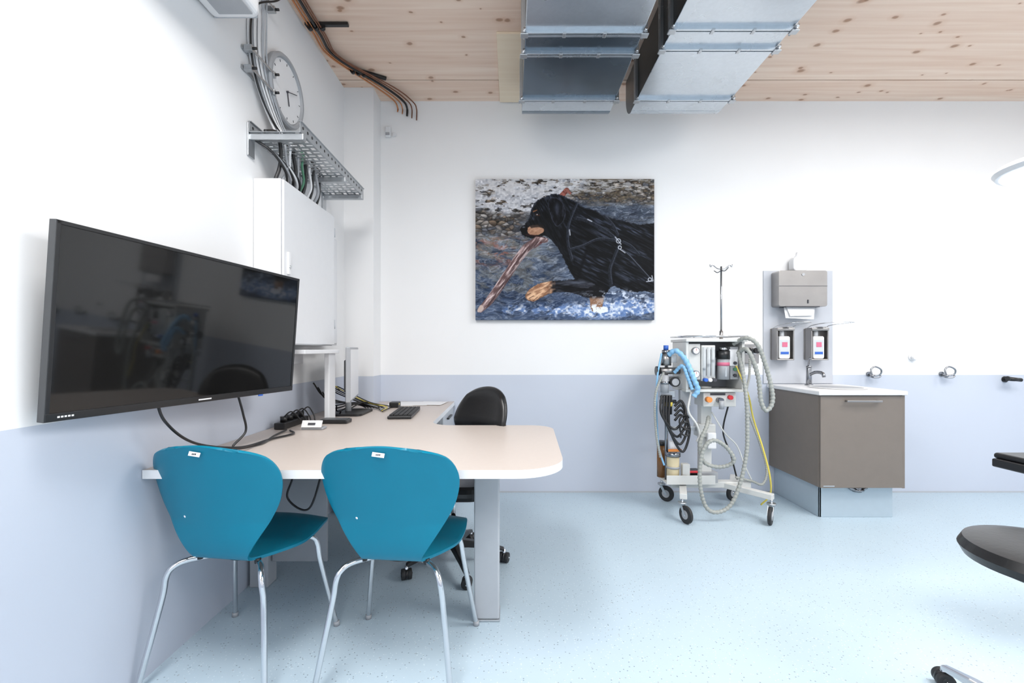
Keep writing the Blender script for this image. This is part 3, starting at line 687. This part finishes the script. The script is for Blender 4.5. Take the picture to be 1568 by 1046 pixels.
    ear,ed=poly([(842,304),(852,303),(862,311),(866,324),(863,338),(854,347),(847,340),(842,326),(839,314)],1.2,.7); put(ear,lerp((6,6,9),(34,36,44),ss(.4,.8,fb(3,9,0,90)))); put(ear*ss(1.8,.4,ed)*.55,(74,80,96)); put(ear*blob(853,318,5,8)*.4,(80,88,108))
    ch,_=poly([(807,352),(812,346),(820,345),(828,347),(833,352),(829,358),(820,360),(811,359)],1.4,.8); put(ch,lerp((126,88,68),(200,158,130),fb(5,2,-20,85)))
    put(poly([(812,346),(822,343),(832,345),(834,350),(824,348),(814,349)],1,.5)[0]*.8,(30,24,22))
    put(poly([(797,351),(800,346),(806,346),(808,351),(804,356),(799,356)],.8,.3)[0],(6,6,8)); put(blob(802,348,2.2,1.1)*.8,(120,126,140))
    put(seg((806,359),(834,364),1.8),(40,16,18))
    put(seg((821,329),(826,330),2.6,2),(52,30,18)); put(blob(822.5,328.6,.9,.8),(210,214,222)); put(seg((817,324),(822,322),2,1.5)*.8,(146,98,66))
    put(bm_*blob(815,336,4,7,35)*.5*ss(.4,.7,fur),(84,92,112))
    bark=fb(12,2.0,-52,86,4); pts_=[(836,368,7),(822,368,11),(806,380,13),(792,398,13),(776,422,13),(760,446,13),(748,462,12),(736,474,9)]
    sm=0; axs=0
    for (ax,ay,aw),(bx,by,bw) in zip(pts_[:-1],pts_[1:]):
        s_=seg((ax,ay),(bx,by),aw,bw); sm=np.maximum(sm,s_); axs=np.maximum(axs,seg((ax+3,ay+2.5),(bx+3,by+2.5),aw*.55,bw*.55,2))
    put(sm,lerp((92,70,70),(194,170,168),ss(.28,.75,bark))); put(sm*axs*.55,(58,42,44)); put(sm*ss(.62,.7,bark)*.5,(222,208,206))
    put(seg((737,470),(733,476),6,4),(190,170,160)); put(seg((828,372),(818,380),4,1)*.6,(80,36,34))
    for P,w in (([(884,312),(876,330),(870,350),(870,374),(876,398)],4.5),([(882,334),(898,338),(916,347),(932,357),(945,368)],5.5),([(926,332),(938,344),(946,360)],4.5),([(872,382),(892,376),(916,366),(942,368)],4.5),([(948,376),(940,396),(934,414),(936,436)],5.5),([(953,370),(966,377),(978,390)],4.5)):
        put(bm_*path(P,w)*.95,lerp((20,22,28),(40,44,54),vn(1.2,1.2,0,94))); put(bm_*path(P,.8,.5,(.4*w*.7,-w*.33))*.4,(122,132,150))
    put(path([(951,382),(962,390),(974,404),(986,418),(996,427)],3.4),(20,22,28)); put(path([(953,382),(964,391),(976,404),(996,426)],.9)*.6,(150,158,176))
    for a,r_ in (((947,369),3.2),((949,379),2.4),((995,428),2.6)): put(ss(.9,.3,np.abs(np.hypot(PX-a[0],PY-a[1])-r_))*.9,(196,200,210))
    for a,b,w in (((942,363),(951,374),1.5),((950,382),(957,387),1.5),((990,431),(999,430),1.5),((998,422),(1000,430),1.4),((900,336),(906,339),1.8),((872,352),(873,360),1.6)): put(seg(a,b,w)*.9,(186,190,200))
    img=np.clip(img,0,255)/255; lin=np.where(img<=.04045,img/12.92,((img+.055)/1.055)**2.4)
    me=D.meshes.new('printed_canvas')
    gx=np.linspace(x0,x1,nx); gz=np.linspace(z1,z0,ny); GX,GZ=np.meshgrid(gx,gz)
    co=np.stack([GX,np.full_like(GX,yf),GZ],-1).reshape(-1,3)
    ii=np.arange(nx*ny).reshape(ny,nx); F=np.stack([ii[1:,:-1],ii[1:,1:],ii[:-1,1:],ii[:-1,:-1]],-1).reshape(-1,4)
    me.vertices.add(nx*ny); me.vertices.foreach_set('co',co.ravel())
    me.loops.add(F.size); me.loops.foreach_set('vertex_index',F.ravel().astype(np.int32))
    me.polygons.add(len(F)); me.polygons.foreach_set('loop_start',np.arange(0,F.size,4,dtype=np.int32)); me.polygons.foreach_set('loop_total',np.full(len(F),4,dtype=np.int32))
    me.update(); me.validate()
    ca=me.color_attributes.new('print','FLOAT_COLOR','POINT'); ca.data.foreach_set('color',np.concatenate([lin.reshape(-1,3),np.ones((nx*ny,1))],1).astype(np.float32).ravel())
    m=D.materials.new('canvas_print'); m.use_nodes=True; nt=m.node_tree; b=nt.nodes['Principled BSDF']
    at=N(nt,'ShaderNodeVertexColor',layer_name='print'); nt.links.new(at.outputs[0],b.inputs['Base Color']); b.inputs['Roughness'].default_value=.6; b.inputs['Specular IOR Level'].default_value=.15
    obj('printed_canvas',me,m,g)
canvas()

# ---------------- sink unit -----------------
X0,X1,YF=2.19,2.778,3.233
g=G('washbasin_cabinet',(2.48,3.55,.5))
box('carcass',X0,X1-.004,YF+.02,YB-.002,.235,.895,M_taupe,g)
box('door_panel',X0+.003,X1-.002,YF,YF+.018,.235,.89,M_taupe,g)
box('side_panel',X1-.004,X1+.016,YF+.002,YB-.002,.232,.895,M_taupe,g)
for x in (X0+.18,X0+.40): cyl('handle_post',(x,YF,.855),(x,YF-.03,.855),.006,M_steel,g,segs=10)
box('handle_bar',X0+.165,X0+.415,YF-.038,YF-.028,.848,.862,M_steel,g)
box('maker_plate',X0+.02,X0+.10,YF-.002,YF,.246,.252,M_chrome,g,bev=0)
box('countertop',X0-.02,X1+.02,YF-.02,YB-.002,.895,.925,M_white,g,bev=.006)
lathe('basin_rim',[(.10,.926),(.185,.926),(.19,.93),(.18,.933),(.165,.93),(.10,.929)],(2.5,3.50,0),M_white,g)
lathe('basin_bowl',[(.165,.9305),(.11,.9295),(.03,.929)],(2.5,3.50,0),M_gplast,g)
cyl('drain_trap',(2.5,3.30,.19),(2.5,3.30,.235),.03,M_chromed,g); cyl('drain_nut',(2.5,3.30,.20),(2.5,3.30,.212),.045,M_chromed,g); tube('drain_pipe',[(2.44,3.29,.222),(2.5,3.28,.20),(2.56,3.29,.222)],.012,M_chromed,g)
box('plinth_side',X0+.045,X0+.06,3.31,YB-.002,0,.235,M_bluegl,g); box('plinth_front',X0+.045,X1-.01,3.31,3.325,0,.235,M_bluegl,g)
box('plinth_right',X1-.025,X1-.01,3.325,YB-.002,0,.235,M_bluegl,g)
cyl('faucet_body',(2.44,3.74,.925),(2.44,3.74,1.07),.022,M_chromed,g,r1=.019,bev=.004); cyl('faucet_collar',(2.44,3.74,.925),(2.44,3.74,.935),.03,M_chromed,g)
tube('faucet_spout',[(2.44,3.74,1.01),(2.455,3.68,1.035),(2.47,3.62,1.03),(2.472,3.605,1.0)],.013,M_chromed,g)
tube('faucet_lever',[(2.44,3.74,1.07),(2.435,3.735,1.10),(2.425,3.71,1.135),(2.415,3.69,1.15)],.008,M_chromed,g); cyl('faucet_cap',(2.44,3.74,1.07),(2.44,3.74,1.085),.021,M_chromed,g)
g=G('backsplash_panel',(2.43,YB-.01,1.4)); box('sheet',2.14,2.73,YB-.01,YB-.001,.93,1.889,M_splash,g,bev=.002)
g=G('paper_towel_dispenser',(2.41,3.8,1.7))
rbox('housing',2.205,2.605,1.575,1.872,3.76,YB-.012,.018,M_steel,g)
box('lid_seam',2.206,2.604,3.757,3.762,1.742,1.745,M_lab,g,bev=0); box('slot',2.26,2.54,3.755,3.85,1.57,1.577,M_lab,g,bev=0)
cyl('lock',(2.405,3.762,1.84),(2.405,3.755,1.84),.012,M_chrome,g); box('window',2.44,2.45,3.756,3.761,1.60,1.63,M_lab,g,bev=0)
bm=bmesh.new()
q(bm,(2.27,3.80,1.575),(2.53,3.80,1.575),(2.50,3.77,1.47),(2.27,3.775,1.48)); q(bm,(2.285,3.79,1.575),(2.52,3.79,1.575),(2.485,3.755,1.50),(2.30,3.76,1.495))
o=frombm('paper_sheet',bm,M_paper,g); sm=o.modifiers.new('s','SOLIDIFY'); sm.thickness=.002
g=G('tissue_pack',(2.42,3.82,1.92)); rbox('pack',2.345,2.465,1.873,1.99,3.79,3.86,.03,M_cab,g,.008)
tube('tissue',[(2.39,3.82,1.985),(2.395,3.82,2.01),(2.40,3.825,2.03)],.014,M_cab,g); sph('tuft',(2.41,3.82,1.992),.03,M_cab,g,(1.3,.7,.8)) 
for i,(xc,lab,lx) in enumerate(((2.27,M_pink,.02),(2.555,M_pink,.08))):
    g=G('soap_dispenser',(xc,3.82,1.25))
    rbox('back_plate',xc-.075,xc+.08,1.13,1.40,3.865,YB-.011,.012,M_steel,g)
    for s in (-.07,.066): rbox('side_cheek',xc+s,xc+s+.01,1.135,1.385,3.78,3.865,.004,M_steel,g)
    box('top_hood',xc-.07,xc+.076,3.77,3.865,1.375,1.40,M_steel,g,bev=.006); box('bottom_tray',xc-.07,xc+.076,3.78,3.865,1.13,1.14,M_steel,g)
    rbox('bottle',xc-.042,xc+.05,1.142,1.33,3.795,3.86,.015,M_paper,g,.006); cyl('bottle_neck',(xc,3.83,1.33),(xc,3.83,1.375),.018,M_white,g)
    box('label',xc-.036,xc+.042,3.7935,3.7945,1.17,1.30,M_clear,g,bev=0); box('label_stripe',xc-.03,xc+.036,3.792,3.793,1.18,1.20,M_blue,g,bev=0); box('label_text',xc-.018,xc+.026,3.792,3.793,1.24,1.28,lab,g,bev=0)
    tube('arm_lever',[(xc-.07,3.83,1.40),(xc-.06,3.78,1.42),(xc,3.69,1.435),(xc+.09+lx*.3,3.64,1.44),(xc+.11+lx,3.65,1.437)],.0035,M_chrome,g); tube('arm_lever_b',[(xc+.07,3.83,1.40),(xc+.08,3.75,1.42),(xc+.11+lx,3.65,1.437)],.0035,M_chrome,g)
    box('lever_paddle',xc-.02,xc+.03,3.72,3.80,1.402,1.406,M_steel,g)
# ---------------- wall hooks etc -----------------
for xc in (3.04,3.66):
    g=G('wall_hook',(xc,3.85,1.03)); cyl('rosette',(xc,YB-.001,1.01),(xc,YB-.012,1.01),.02,M_chromed,g)
    tube('hook',[(xc,YB-.01,1.01),(xc+.01,3.84,1.0),(xc+.05,3.82,1.01),(xc+.05,3.81,1.05),(xc,3.81,1.075),(xc-.035,3.81,1.05),(xc-.03,3.80,1.00)],.0065,M_chromed,g)
    sph('hook_ball',(xc-.03,3.80,.998),.012,M_chromed,g); tube('lower_prong',[(xc,YB-.01,1.0),(xc,3.84,.985),(xc+.04,3.82,.985),(xc+.055,3.82,1.0)],.006,M_chromed,g)
g=G('wall_knob',(3.41,3.87,1.15)); lathe('knob',[(.03,0),(.032,.008),(.02,.014),(.02,.024),(.028,.03),(.022,.042)],(3.41,YB-.001,1.155),M_white,g,'-Y')
g=G('wall_valve',(4.2,3.85,.965)); cyl('plate',(4.2,YB-.001,.965),(4.2,YB-.01,.965),.026,M_blk,g); cyl('stem',(4.2,YB-.01,.965),(4.2,3.80,.965),.012,M_blk,g); cyl('handle',(4.15,3.80,.975),(4.25,3.80,.965),.016,M_blk,g); cyl('tip',(4.145,3.80,.976),(4.135,3.80,.977),.02,M_blk,g)
g=G('motion_sensor',(-1.05,3.87,3.07)); box('body',-1.075,-1.03,3.85,YB-.001,3.02,3.11,M_cab,g,bev=.008); box('lens',-1.07,-1.035,3.846,3.851,3.03,3.055,M_gplast,g); box('bracket',-1.015,-.985,3.865,YB-.001,3.03,3.06,M_cab,g)
g=G('gas_outlet_box',(2.0,3.86,1.2)); box('housing',1.93,2.085,3.84,YB-.001,1.10,1.27,M_steel,g,bev=.006); 
for xx,zz in ((1.975,1.21),(2.045,1.21)): cyl('coupling',(xx,3.84,zz),(xx,3.79,zz),.024,M_blk,g); cyl('ring',(xx,3.84,zz),(xx,3.83,zz),.03,M_chrome,g)

# ---------------- anaesthesia machine -----------------
g=G('anaesthesia_machine',(1.5,3.45,.7))
for (x,y,a) in ((1.22,3.19,1.9),(1.80,3.17,.9),(1.24,3.66,2.4),(1.78,3.68,.5)): castor(g,x,y,.062,a,fork=M_zinc,top=.17)
def beam(name,p0,p1,w,h,m):
    p0=Vector(p0);p1=Vector(p1); d=(p1-p0); n=Vector((-d.y,d.x,0)).normalized()*w/2; u=Vector((0,0,h/2))
    bm=bmesh.new(); A=[bm.verts.new(p+n*a+u*b) for p in (p0,p1) for a,b in ((-1,-1),(1,-1),(1,1),(-1,1))]
    for f in ((0,1,2,3),(4,5,6,7),(0,1,5,4),(1,2,6,5),(2,3,7,6),(3,0,4,7)): bm.faces.new([A[i] for i in f])
    return frombm(name,bm,m,g,bev=.004)
M_mw=mat('machine_cream_white',(.62,.62,.60,1),.4,noise=.04)
beam('base_crossbar',(1.20,3.46,.20),(1.80,3.46,.20),.07,.045,M_mw)
beam('base_leg_fl',(1.30,3.47,.195),(1.205,3.20,.185),.05,.04,M_mw); beam('base_leg_fr',(1.60,3.46,.195),(1.83,3.19,.185),.05,.04,M_mw)
beam('base_leg_bl',(1.28,3.46,.195),(1.22,3.69,.185),.05,.04,M_mw); beam('base_leg_br',(1.68,3.46,.195),(1.80,3.70,.185),.05,.04,M_mw)
box('base_tray',1.14,1.50,3.36,3.56,.222,.235,M_mw,g); box('base_tray_lip',1.14,1.50,3.355,3.36,.222,.29,M_mw,g)
box('column',1.425,1.505,3.43,3.50,.22,.94,M_mw,g); box('column_collar',1.40,1.53,3.41,3.52,.56,.66,M_mw,g,bev=.01)
box('foot_block',1.39,1.54,3.40,3.53,.222,.30,M_gplast,g)
box('side_clip',1.455,1.52,3.38,3.41,.48,.60,M_paper,g,bev=.008)
box('top_tray',1.255,1.70,3.28,3.60,1.275,1.295,M_mw,g); tube('top_rail',[(1.26,3.28,1.315),(1.255,3.28,1.315),(1.70,3.28,1.315),(1.70,3.6,1.315),(1.255,3.6,1.315),(1.255,3.28,1.315)],.005,M_chrome,g,straight=True)
box('left_panel',1.262,1.282,3.30,3.58,.93,1.275,M_mw,g); box('right_panel',1.668,1.688,3.30,3.58,.93,1.275,M_mw,g); box('rear_panel',1.282,1.668,3.54,3.56,.93,1.275,M_gplast,g)
box('lower_shelf',1.262,1.688,3.30,3.58,.91,.93,M_mw,g)
box('flow_block',1.375,1.475,3.30,3.36,.99,1.25,M_mw,g,bev=.005)
for k in range(3):
    x=1.393+.032*k; cyl('flow_tube',(x,3.295,1.02),(x,3.295,1.235),.012,M_clear,g,segs=14); cyl('flow_float',(x,3.295,1.07+.03*k),(x,3.295,1.085+.03*k),.008,M_lab,g,segs=12)
    cyl('flow_knob',(x,3.30,1.0),(x,3.262,1.0),.013,[M_blue,M_white,M_lab][k],g,segs=16); box('flow_scale',x+.013,x+.017,3.297,3.299,1.03,1.22,M_lab,g,bev=0)
box('gauge_plate',1.285,1.37,3.31,3.35,1.0,1.26,M_mw,g)
for zz in (1.21,1.04): cyl('gauge',(1.33,3.31,zz),(1.33,3.285,zz),.026,M_chromed,g,segs=24); cyl('gauge_face',(1.33,3.2845,zz),(1.33,3.284,zz),.021,M_paper,g,segs=24); box('gauge_needle',1.329,1.331,3.282,3.2835,zz,zz+.017,M_red,g,bev=0)
cyl('vaporiser_body',(1.555,3.35,1.0),(1.555,3.35,1.15),.042,M_gplast,g); cyl('vaporiser_band',(1.555,3.35,1.10),(1.555,3.35,1.125),.044,M_pink,g); cyl('vaporiser_dial',(1.555,3.35,1.15),(1.555,3.35,1.21),.046,M_blk,g); cyl('vaporiser_cap',(1.555,3.35,1.21),(1.555,3.35,1.235),.03,M_chrome,g)
box('vaporiser_window',1.548,1.562,3.304,3.31,1.02,1.09,M_clear,g); box('vaporiser_mount',1.51,1.61,3.38,3.54,1.10,1.16,M_zinc,g); box('vaporiser_label',1.59,1.65,3.33,3.332,1.10,1.22,M_paper,g,bev=0); box('switch_box',1.60,1.66,3.335,3.45,1.0,1.24,M_gplast,g)
for k in range(3): cyl('switch',(1.63,3.335,1.03+.045*k),(1.63,3.318,1.03+.045*k),.012,[M_lab,M_green,M_lab][k],g,segs=12)
box('control_box',1.40,1.64,3.33,3.50,.80,.905,M_mw,g,bev=.006); cyl('red_knob',(1.59,3.33,.87),(1.59,3.30,.87),.016,M_red,g); cyl('orange_knob',(1.43,3.33,.855),(1.43,3.29,.855),.020,M_orange,g); cyl('port',(1.51,3.33,.85),(1.51,3.28,.85),.02,M_chromed,g); box('control_plate',1.45,1.56,3.327,3.329,.885,.9,M_lab,g,bev=0)
cyl('port_elbow',(1.51,3.28,.85),(1.51,3.28,.79),.018,M_gplast,g)
cyl('iv_pole',(1.59,3.46,1.295),(1.59,3.46,1.85),.007,M_chromed,g,segs=12); cyl('pole_socket',(1.59,3.46,1.29),(1.59,3.46,1.36),.013,M_steel,g)
for s in (-1,1): tube('iv_hook',[(1.59,3.46,1.83),(1.59+s*.03,3.46,1.835),(1.59+s*.065,3.46,1.86),(1.59+s*.08,3.46,1.845),(1.59+s*.085,3.46,1.865)],.004,M_chromed,g,segs=8)
for s in (-1,1): tube('iv_hook_cross',[(1.59,3.46,1.82),(1.59+s*.01,3.46-s*.04,1.81),(1.59+s*.02,3.46-s*.075,1.83)],.004,M_chromed,g,segs=8)
cyl('tower_rod',(1.17,3.45,.235),(1.17,3.45,1.18),.013,M_chromed,g); beam('tower_arm_up',(1.17,3.45,1.0),(1.28,3.47,1.0),.03,.03,M_zinc); beam('tower_arm_low',(1.17,3.45,.62),(1.43,3.47,.62),.03,.03,M_zinc)
cyl('valve_head',(1.15,3.40,1.10),(1.15,3.40,1.19),.038,M_steel,g); cyl('valve_cap',(1.15,3.40,1.19),(1.15,3.40,1.215),.03,M_chromed,g); cyl('valve_dome',(1.205,3.40,1.12),(1.205,3.40,1.18),.026,M_clear,g); cyl('valve_knob',(1.15,3.40,1.215),(1.15,3.40,1.25),.018,M_blue,g)
cyl('manifold',(1.10,3.40,1.06),(1.25,3.40,1.06),.026,M_steel,g); cyl('manifold_port',(1.10,3.40,1.06),(1.075,3.40,1.06),.034,M_blk,g); cyl('inhale_valve',(1.13,3.37,.90),(1.13,3.37,1.03),.03,M_gplast,g); cyl('valve_ring',(1.13,3.37,.965),(1.13,3.37,.985),.036,M_chromed,g)
cyl('pressure_gauge',(1.20,3.37,.98),(1.20,3.34,.98),.036,M_blk,g); cyl('pressure_face',(1.20,3.339,.98),(1.20,3.338,.98),.026,M_gplast,g)
cyl('regulator',(1.16,3.38,.74),(1.16,3.38,.88),.028,M_blk,g); cyl('regulator_band',(1.16,3.38,.80),(1.16,3.38,.83),.031,M_yel,g); box('clamp_block',1.11,1.22,3.40,3.46,.86,.91,M_zinc,g); cyl('tap',(1.10,3.39,.83),(1.22,3.39,.83),.016,M_chromed,g)
box('tower_plate',1.25,1.33,3.38,3.42,.80,.92,M_gplast,g)
cyl('absorber_canister',(1.21,3.42,.235),(1.21,3.42,.42),.045,M_cream,g,bev=.004); cyl('absorber_top',(1.21,3.42,.42),(1.21,3.42,.45),.055,M_chromed,g); cyl('absorber_ring',(1.21,3.42,.33),(1.21,3.42,.345),.05,M_gplast,g); cyl('absorber_neck',(1.21,3.42,.45),(1.21,3.42,.53),.028,M_paper,g); box('absorber_clip',1.16,1.26,3.375,3.385,.46,.48,M_orange,g)
cyl('waste_canister',(1.16,3.53,.235),(1.16,3.53,.48),.035,M_amber,g); cyl('waste_lid',(1.16,3.53,.48),(1.16,3.53,.51),.038,M_blk,g)
box('battery_box',1.30,1.42,3.40,3.50,.236,.31,M_blk,g,bev=.01); box('red_handle',1.32,1.39,3.385,3.40,.30,.315,M_red,g); box('white_module',1.265,1.32,3.37,3.42,.235,.37,M_mw,g,bev=.006)
tube('blue_breathing_hose',[(1.16,3.37,1.18),(1.20,3.33,1.21),(1.26,3.30,1.14),(1.31,3.27,1.0),(1.335,3.27,.93),(1.31,3.28,.88)],.020,M_hoseb,g,ribs=True,segs=12)
tube('blue_breathing_hose_b',[(1.20,3.36,1.05),(1.24,3.31,1.10),(1.27,3.29,1.02),(1.30,3.28,.93)],.014,M_hoseb,g,ribs=True,segs=12)
tube('blue_line',[(1.11,3.38,1.19),(1.075,3.37,1.0),(1.07,3.37,.75),(1.09,3.38,.5),(1.13,3.38,.36)],.007,M_hoseb,g)
tube('gray_line',[(1.12,3.36,1.05),(1.055,3.35,.88),(1.065,3.36,.6),(1.10,3.37,.42)],.010,M_hose,g,ribs=True)
for k in range(4):
    z=.80-.035*k; tube('black_line',[(1.10+.02*k,3.35,.88),(1.09+.02*k,3.32,z-.05),(1.18+.02*k,3.31,z-.16-.02*k),(1.27+.01*k,3.33,z-.06),(1.25,3.36,z+.04),(1.20,3.36,z)],.009,M_blk,g)
tube('coiled_black',[(1.25+.035*math.cos(t),3.31-.002*t,.72-.008*t+.035*math.sin(t)) for t in np.linspace(0,16,50)],.006,M_blk,g,n=3)
tube('clear_line',[(1.30,3.30,.91),(1.27,3.28,.78),(1.33,3.28,.68),(1.36,3.30,.60),(1.34,3.30,.55)],.008,M_mw,g)
tube('inspiratory_hose',[(1.62,3.33,1.26),(1.66,3.24,1.30),(1.72,3.20,1.26),(1.78,3.20,1.12),(1.83,3.2,.92),(1.825,3.2,.83),(1.785,3.2,.79),(1.75,3.2,.86),(1.735,3.2,1.0),(1.70,3.2,1.13),(1.66,3.22,1.22),(1.64,3.3,1.20)],.016,M_hose,g,ribs=True,segs=12)
tube('expiratory_hose',[(1.63,3.28,1.20),(1.645,3.24,1.05),(1.65,3.2,.85),(1.655,3.2,.65),(1.65,3.2,.5),(1.61,3.2,.3),(1.54,3.2,.13),(1.44,3.2,.075),(1.36,3.2,.12),(1.32,3.2,.3),(1.34,3.2,.5),(1.41,3.2,.58),(1.50,3.2,.54),(1.56,3.2,.45),(1.53,3.22,.40),(1.45,3.24,.385),(1.37,3.26,.42),(1.35,3.27,.54),(1.41,3.30,.66),(1.46,3.38,.72)],.015,M_hose,g,ribs=True,segs=12)
tube('wall_gas_hose',[(1.975,3.78,1.14),(1.95,3.74,1.0),(1.85,3.6,.8),(1.93,3.55,.5),(1.96,3.5,.3),(1.90,3.45,.2),(1.80,3.42,.23),(1.68,3.42,.26)],.010,M_hose,g,ribs=True)
tube('yellow_gas_hose',[(1.64,3.33,1.1),(1.70,3.28,.9),(1.75,3.3,.72),(1.82,3.3,.5),(1.87,3.3,.3),(1.90,3.35,.15),(1.86,3.4,.06)],.006,M_yel,g)
tube('white_power_cord',[(1.50,3.42,.75),(1.58,3.38,.6),(1.68,3.4,.5),(1.74,3.4,.35),(1.80,3.42,.24)],.005,M_mw,g); tube('black_cord',[(1.62,3.4,.82),(1.60,3.45,.6),(1.68,3.5,.42),(1.73,3.52,.26),(1.74,3.5,.19)],.006,M_blk,g)

# ---------------- surgical lamp (right) -----------------
lx,ly,lz=2.725,2.22,2.10
g=G('surgical_lamp',(lx,ly,lz)); c=(lx,ly,lz)
lathe('head_shell',[(.20,0),(.255,.005),(.268,.025),(.25,.05),(.16,.075),(.07,.085)],c,M_cab,g,segs=48)
lathe('light_ring',[(.13,-.004),(.235,-.004),(.24,.002),(.12,.002)],c,M_emit,g,segs=48); lathe('centre_cap',[(.06,-.012),(.11,-.006),(.12,.0),(.05,.001)],c,M_gplast,g)
cyl('joint',(lx,ly,lz+.075),(lx,ly,lz+.155),.035,M_blue,g); tube('yoke',[(lx-.12,ly,lz+.055),(lx-.15,ly,lz+.125),(lx-.07,ly,lz+.215),(lx,ly,lz+.235)],.014,M_gplast,g)
cyl('yoke_joint',(lx-.13,ly,lz+.04),(lx-.13,ly,lz+.08),.025,M_blue,g); tube('spring_arm',[(lx,ly,lz+.235),(3.0,2.1,2.5),(3.5,1.9,2.8)],.028,M_white,g); cyl('drop_tube',(3.5,1.9,2.75),(3.5,1.9,ZC-.002),.035,M_white,g); lathe('ceiling_rose',[(.09,-.05),(.09,0)],(3.5,1.9,ZC-.002),M_white,g)
# ---------------- instrument table (right) -----------------
g=G('instrument_table',(2.5,1.88,.45))
box('pad',2.10,2.95,1.80,1.99,.745,.772,M_blkl,g,bev=.012,segs=4); box('frame',2.12,2.95,1.80,1.99,.722,.744,M_steel,g,bev=.004); box('end_cap',2.085,2.12,1.81,1.98,.712,.748,M_blk,g,bev=.006)
tube('side_rail',[(2.14,1.785,.728),(2.93,1.785,.728)],.008,M_chromed,g,straight=True)
for x in (2.3,2.85): box('rail_spacer',x-.01,x+.01,1.785,1.80,.722,.738,M_chrome,g)
cyl('column',(2.6,1.9,.06),(2.6,1.9,.722),.035,M_chrome,g); box('foot_bar',2.3,2.9,1.87,1.93,.03,.06,M_grey,g,bev=.01); box('foot_bar_b',2.57,2.63,1.7,2.1,.03,.06,M_grey,g,bev=.01)
for x,y in ((2.33,1.9),(2.87,1.9),(2.6,1.73),(2.6,2.07)): cyl('foot',(x,y,0),(x,y,.03),.02,M_rub,g)
tube('strap',[(2.15,1.86,.782),(2.2,1.90,.785),(2.27,1.88,.79),(2.36,1.93,.783)],.009,M_dgrey,g)
# ---------------- stool (right) -----------------
sx_,sy_=1.565,1.30
g=G('rolling_stool',(sx_,sy_,.3))
lathe('seat',[(.05,.575),(.16,.578),(.20,.593),(.212,.618),(.20,.642),(.15,.652),(.03,.645)],(sx_,sy_,0),M_blkl,g,segs=48); lathe('seat_pan',[(.06,.555),(.12,.56),(.16,.577)],(sx_,sy_,0),M_blk,g)
cyl('piston',(sx_,sy_,.3),(sx_,sy_,.56),.014,M_chrome,g); cyl('gas_lift',(sx_,sy_,.1),(sx_,sy_,.32),.026,M_chrome,g)
star(g,sx_,sy_,.35,[90,162,234,306,18],M_chrome,hz=.11,ez=.07)

# ---------------- camera -----------------
cam=D.cameras.new('camera'); cam.lens=16; cam.sensor_width=36; cam.shift_y=.0077; cam.clip_start=.05
co=D.objects.new('camera',cam); C.objects.link(co); co.location=(0,0,H); co.rotation_euler=(math.radians(90),0,0); S.camera=co
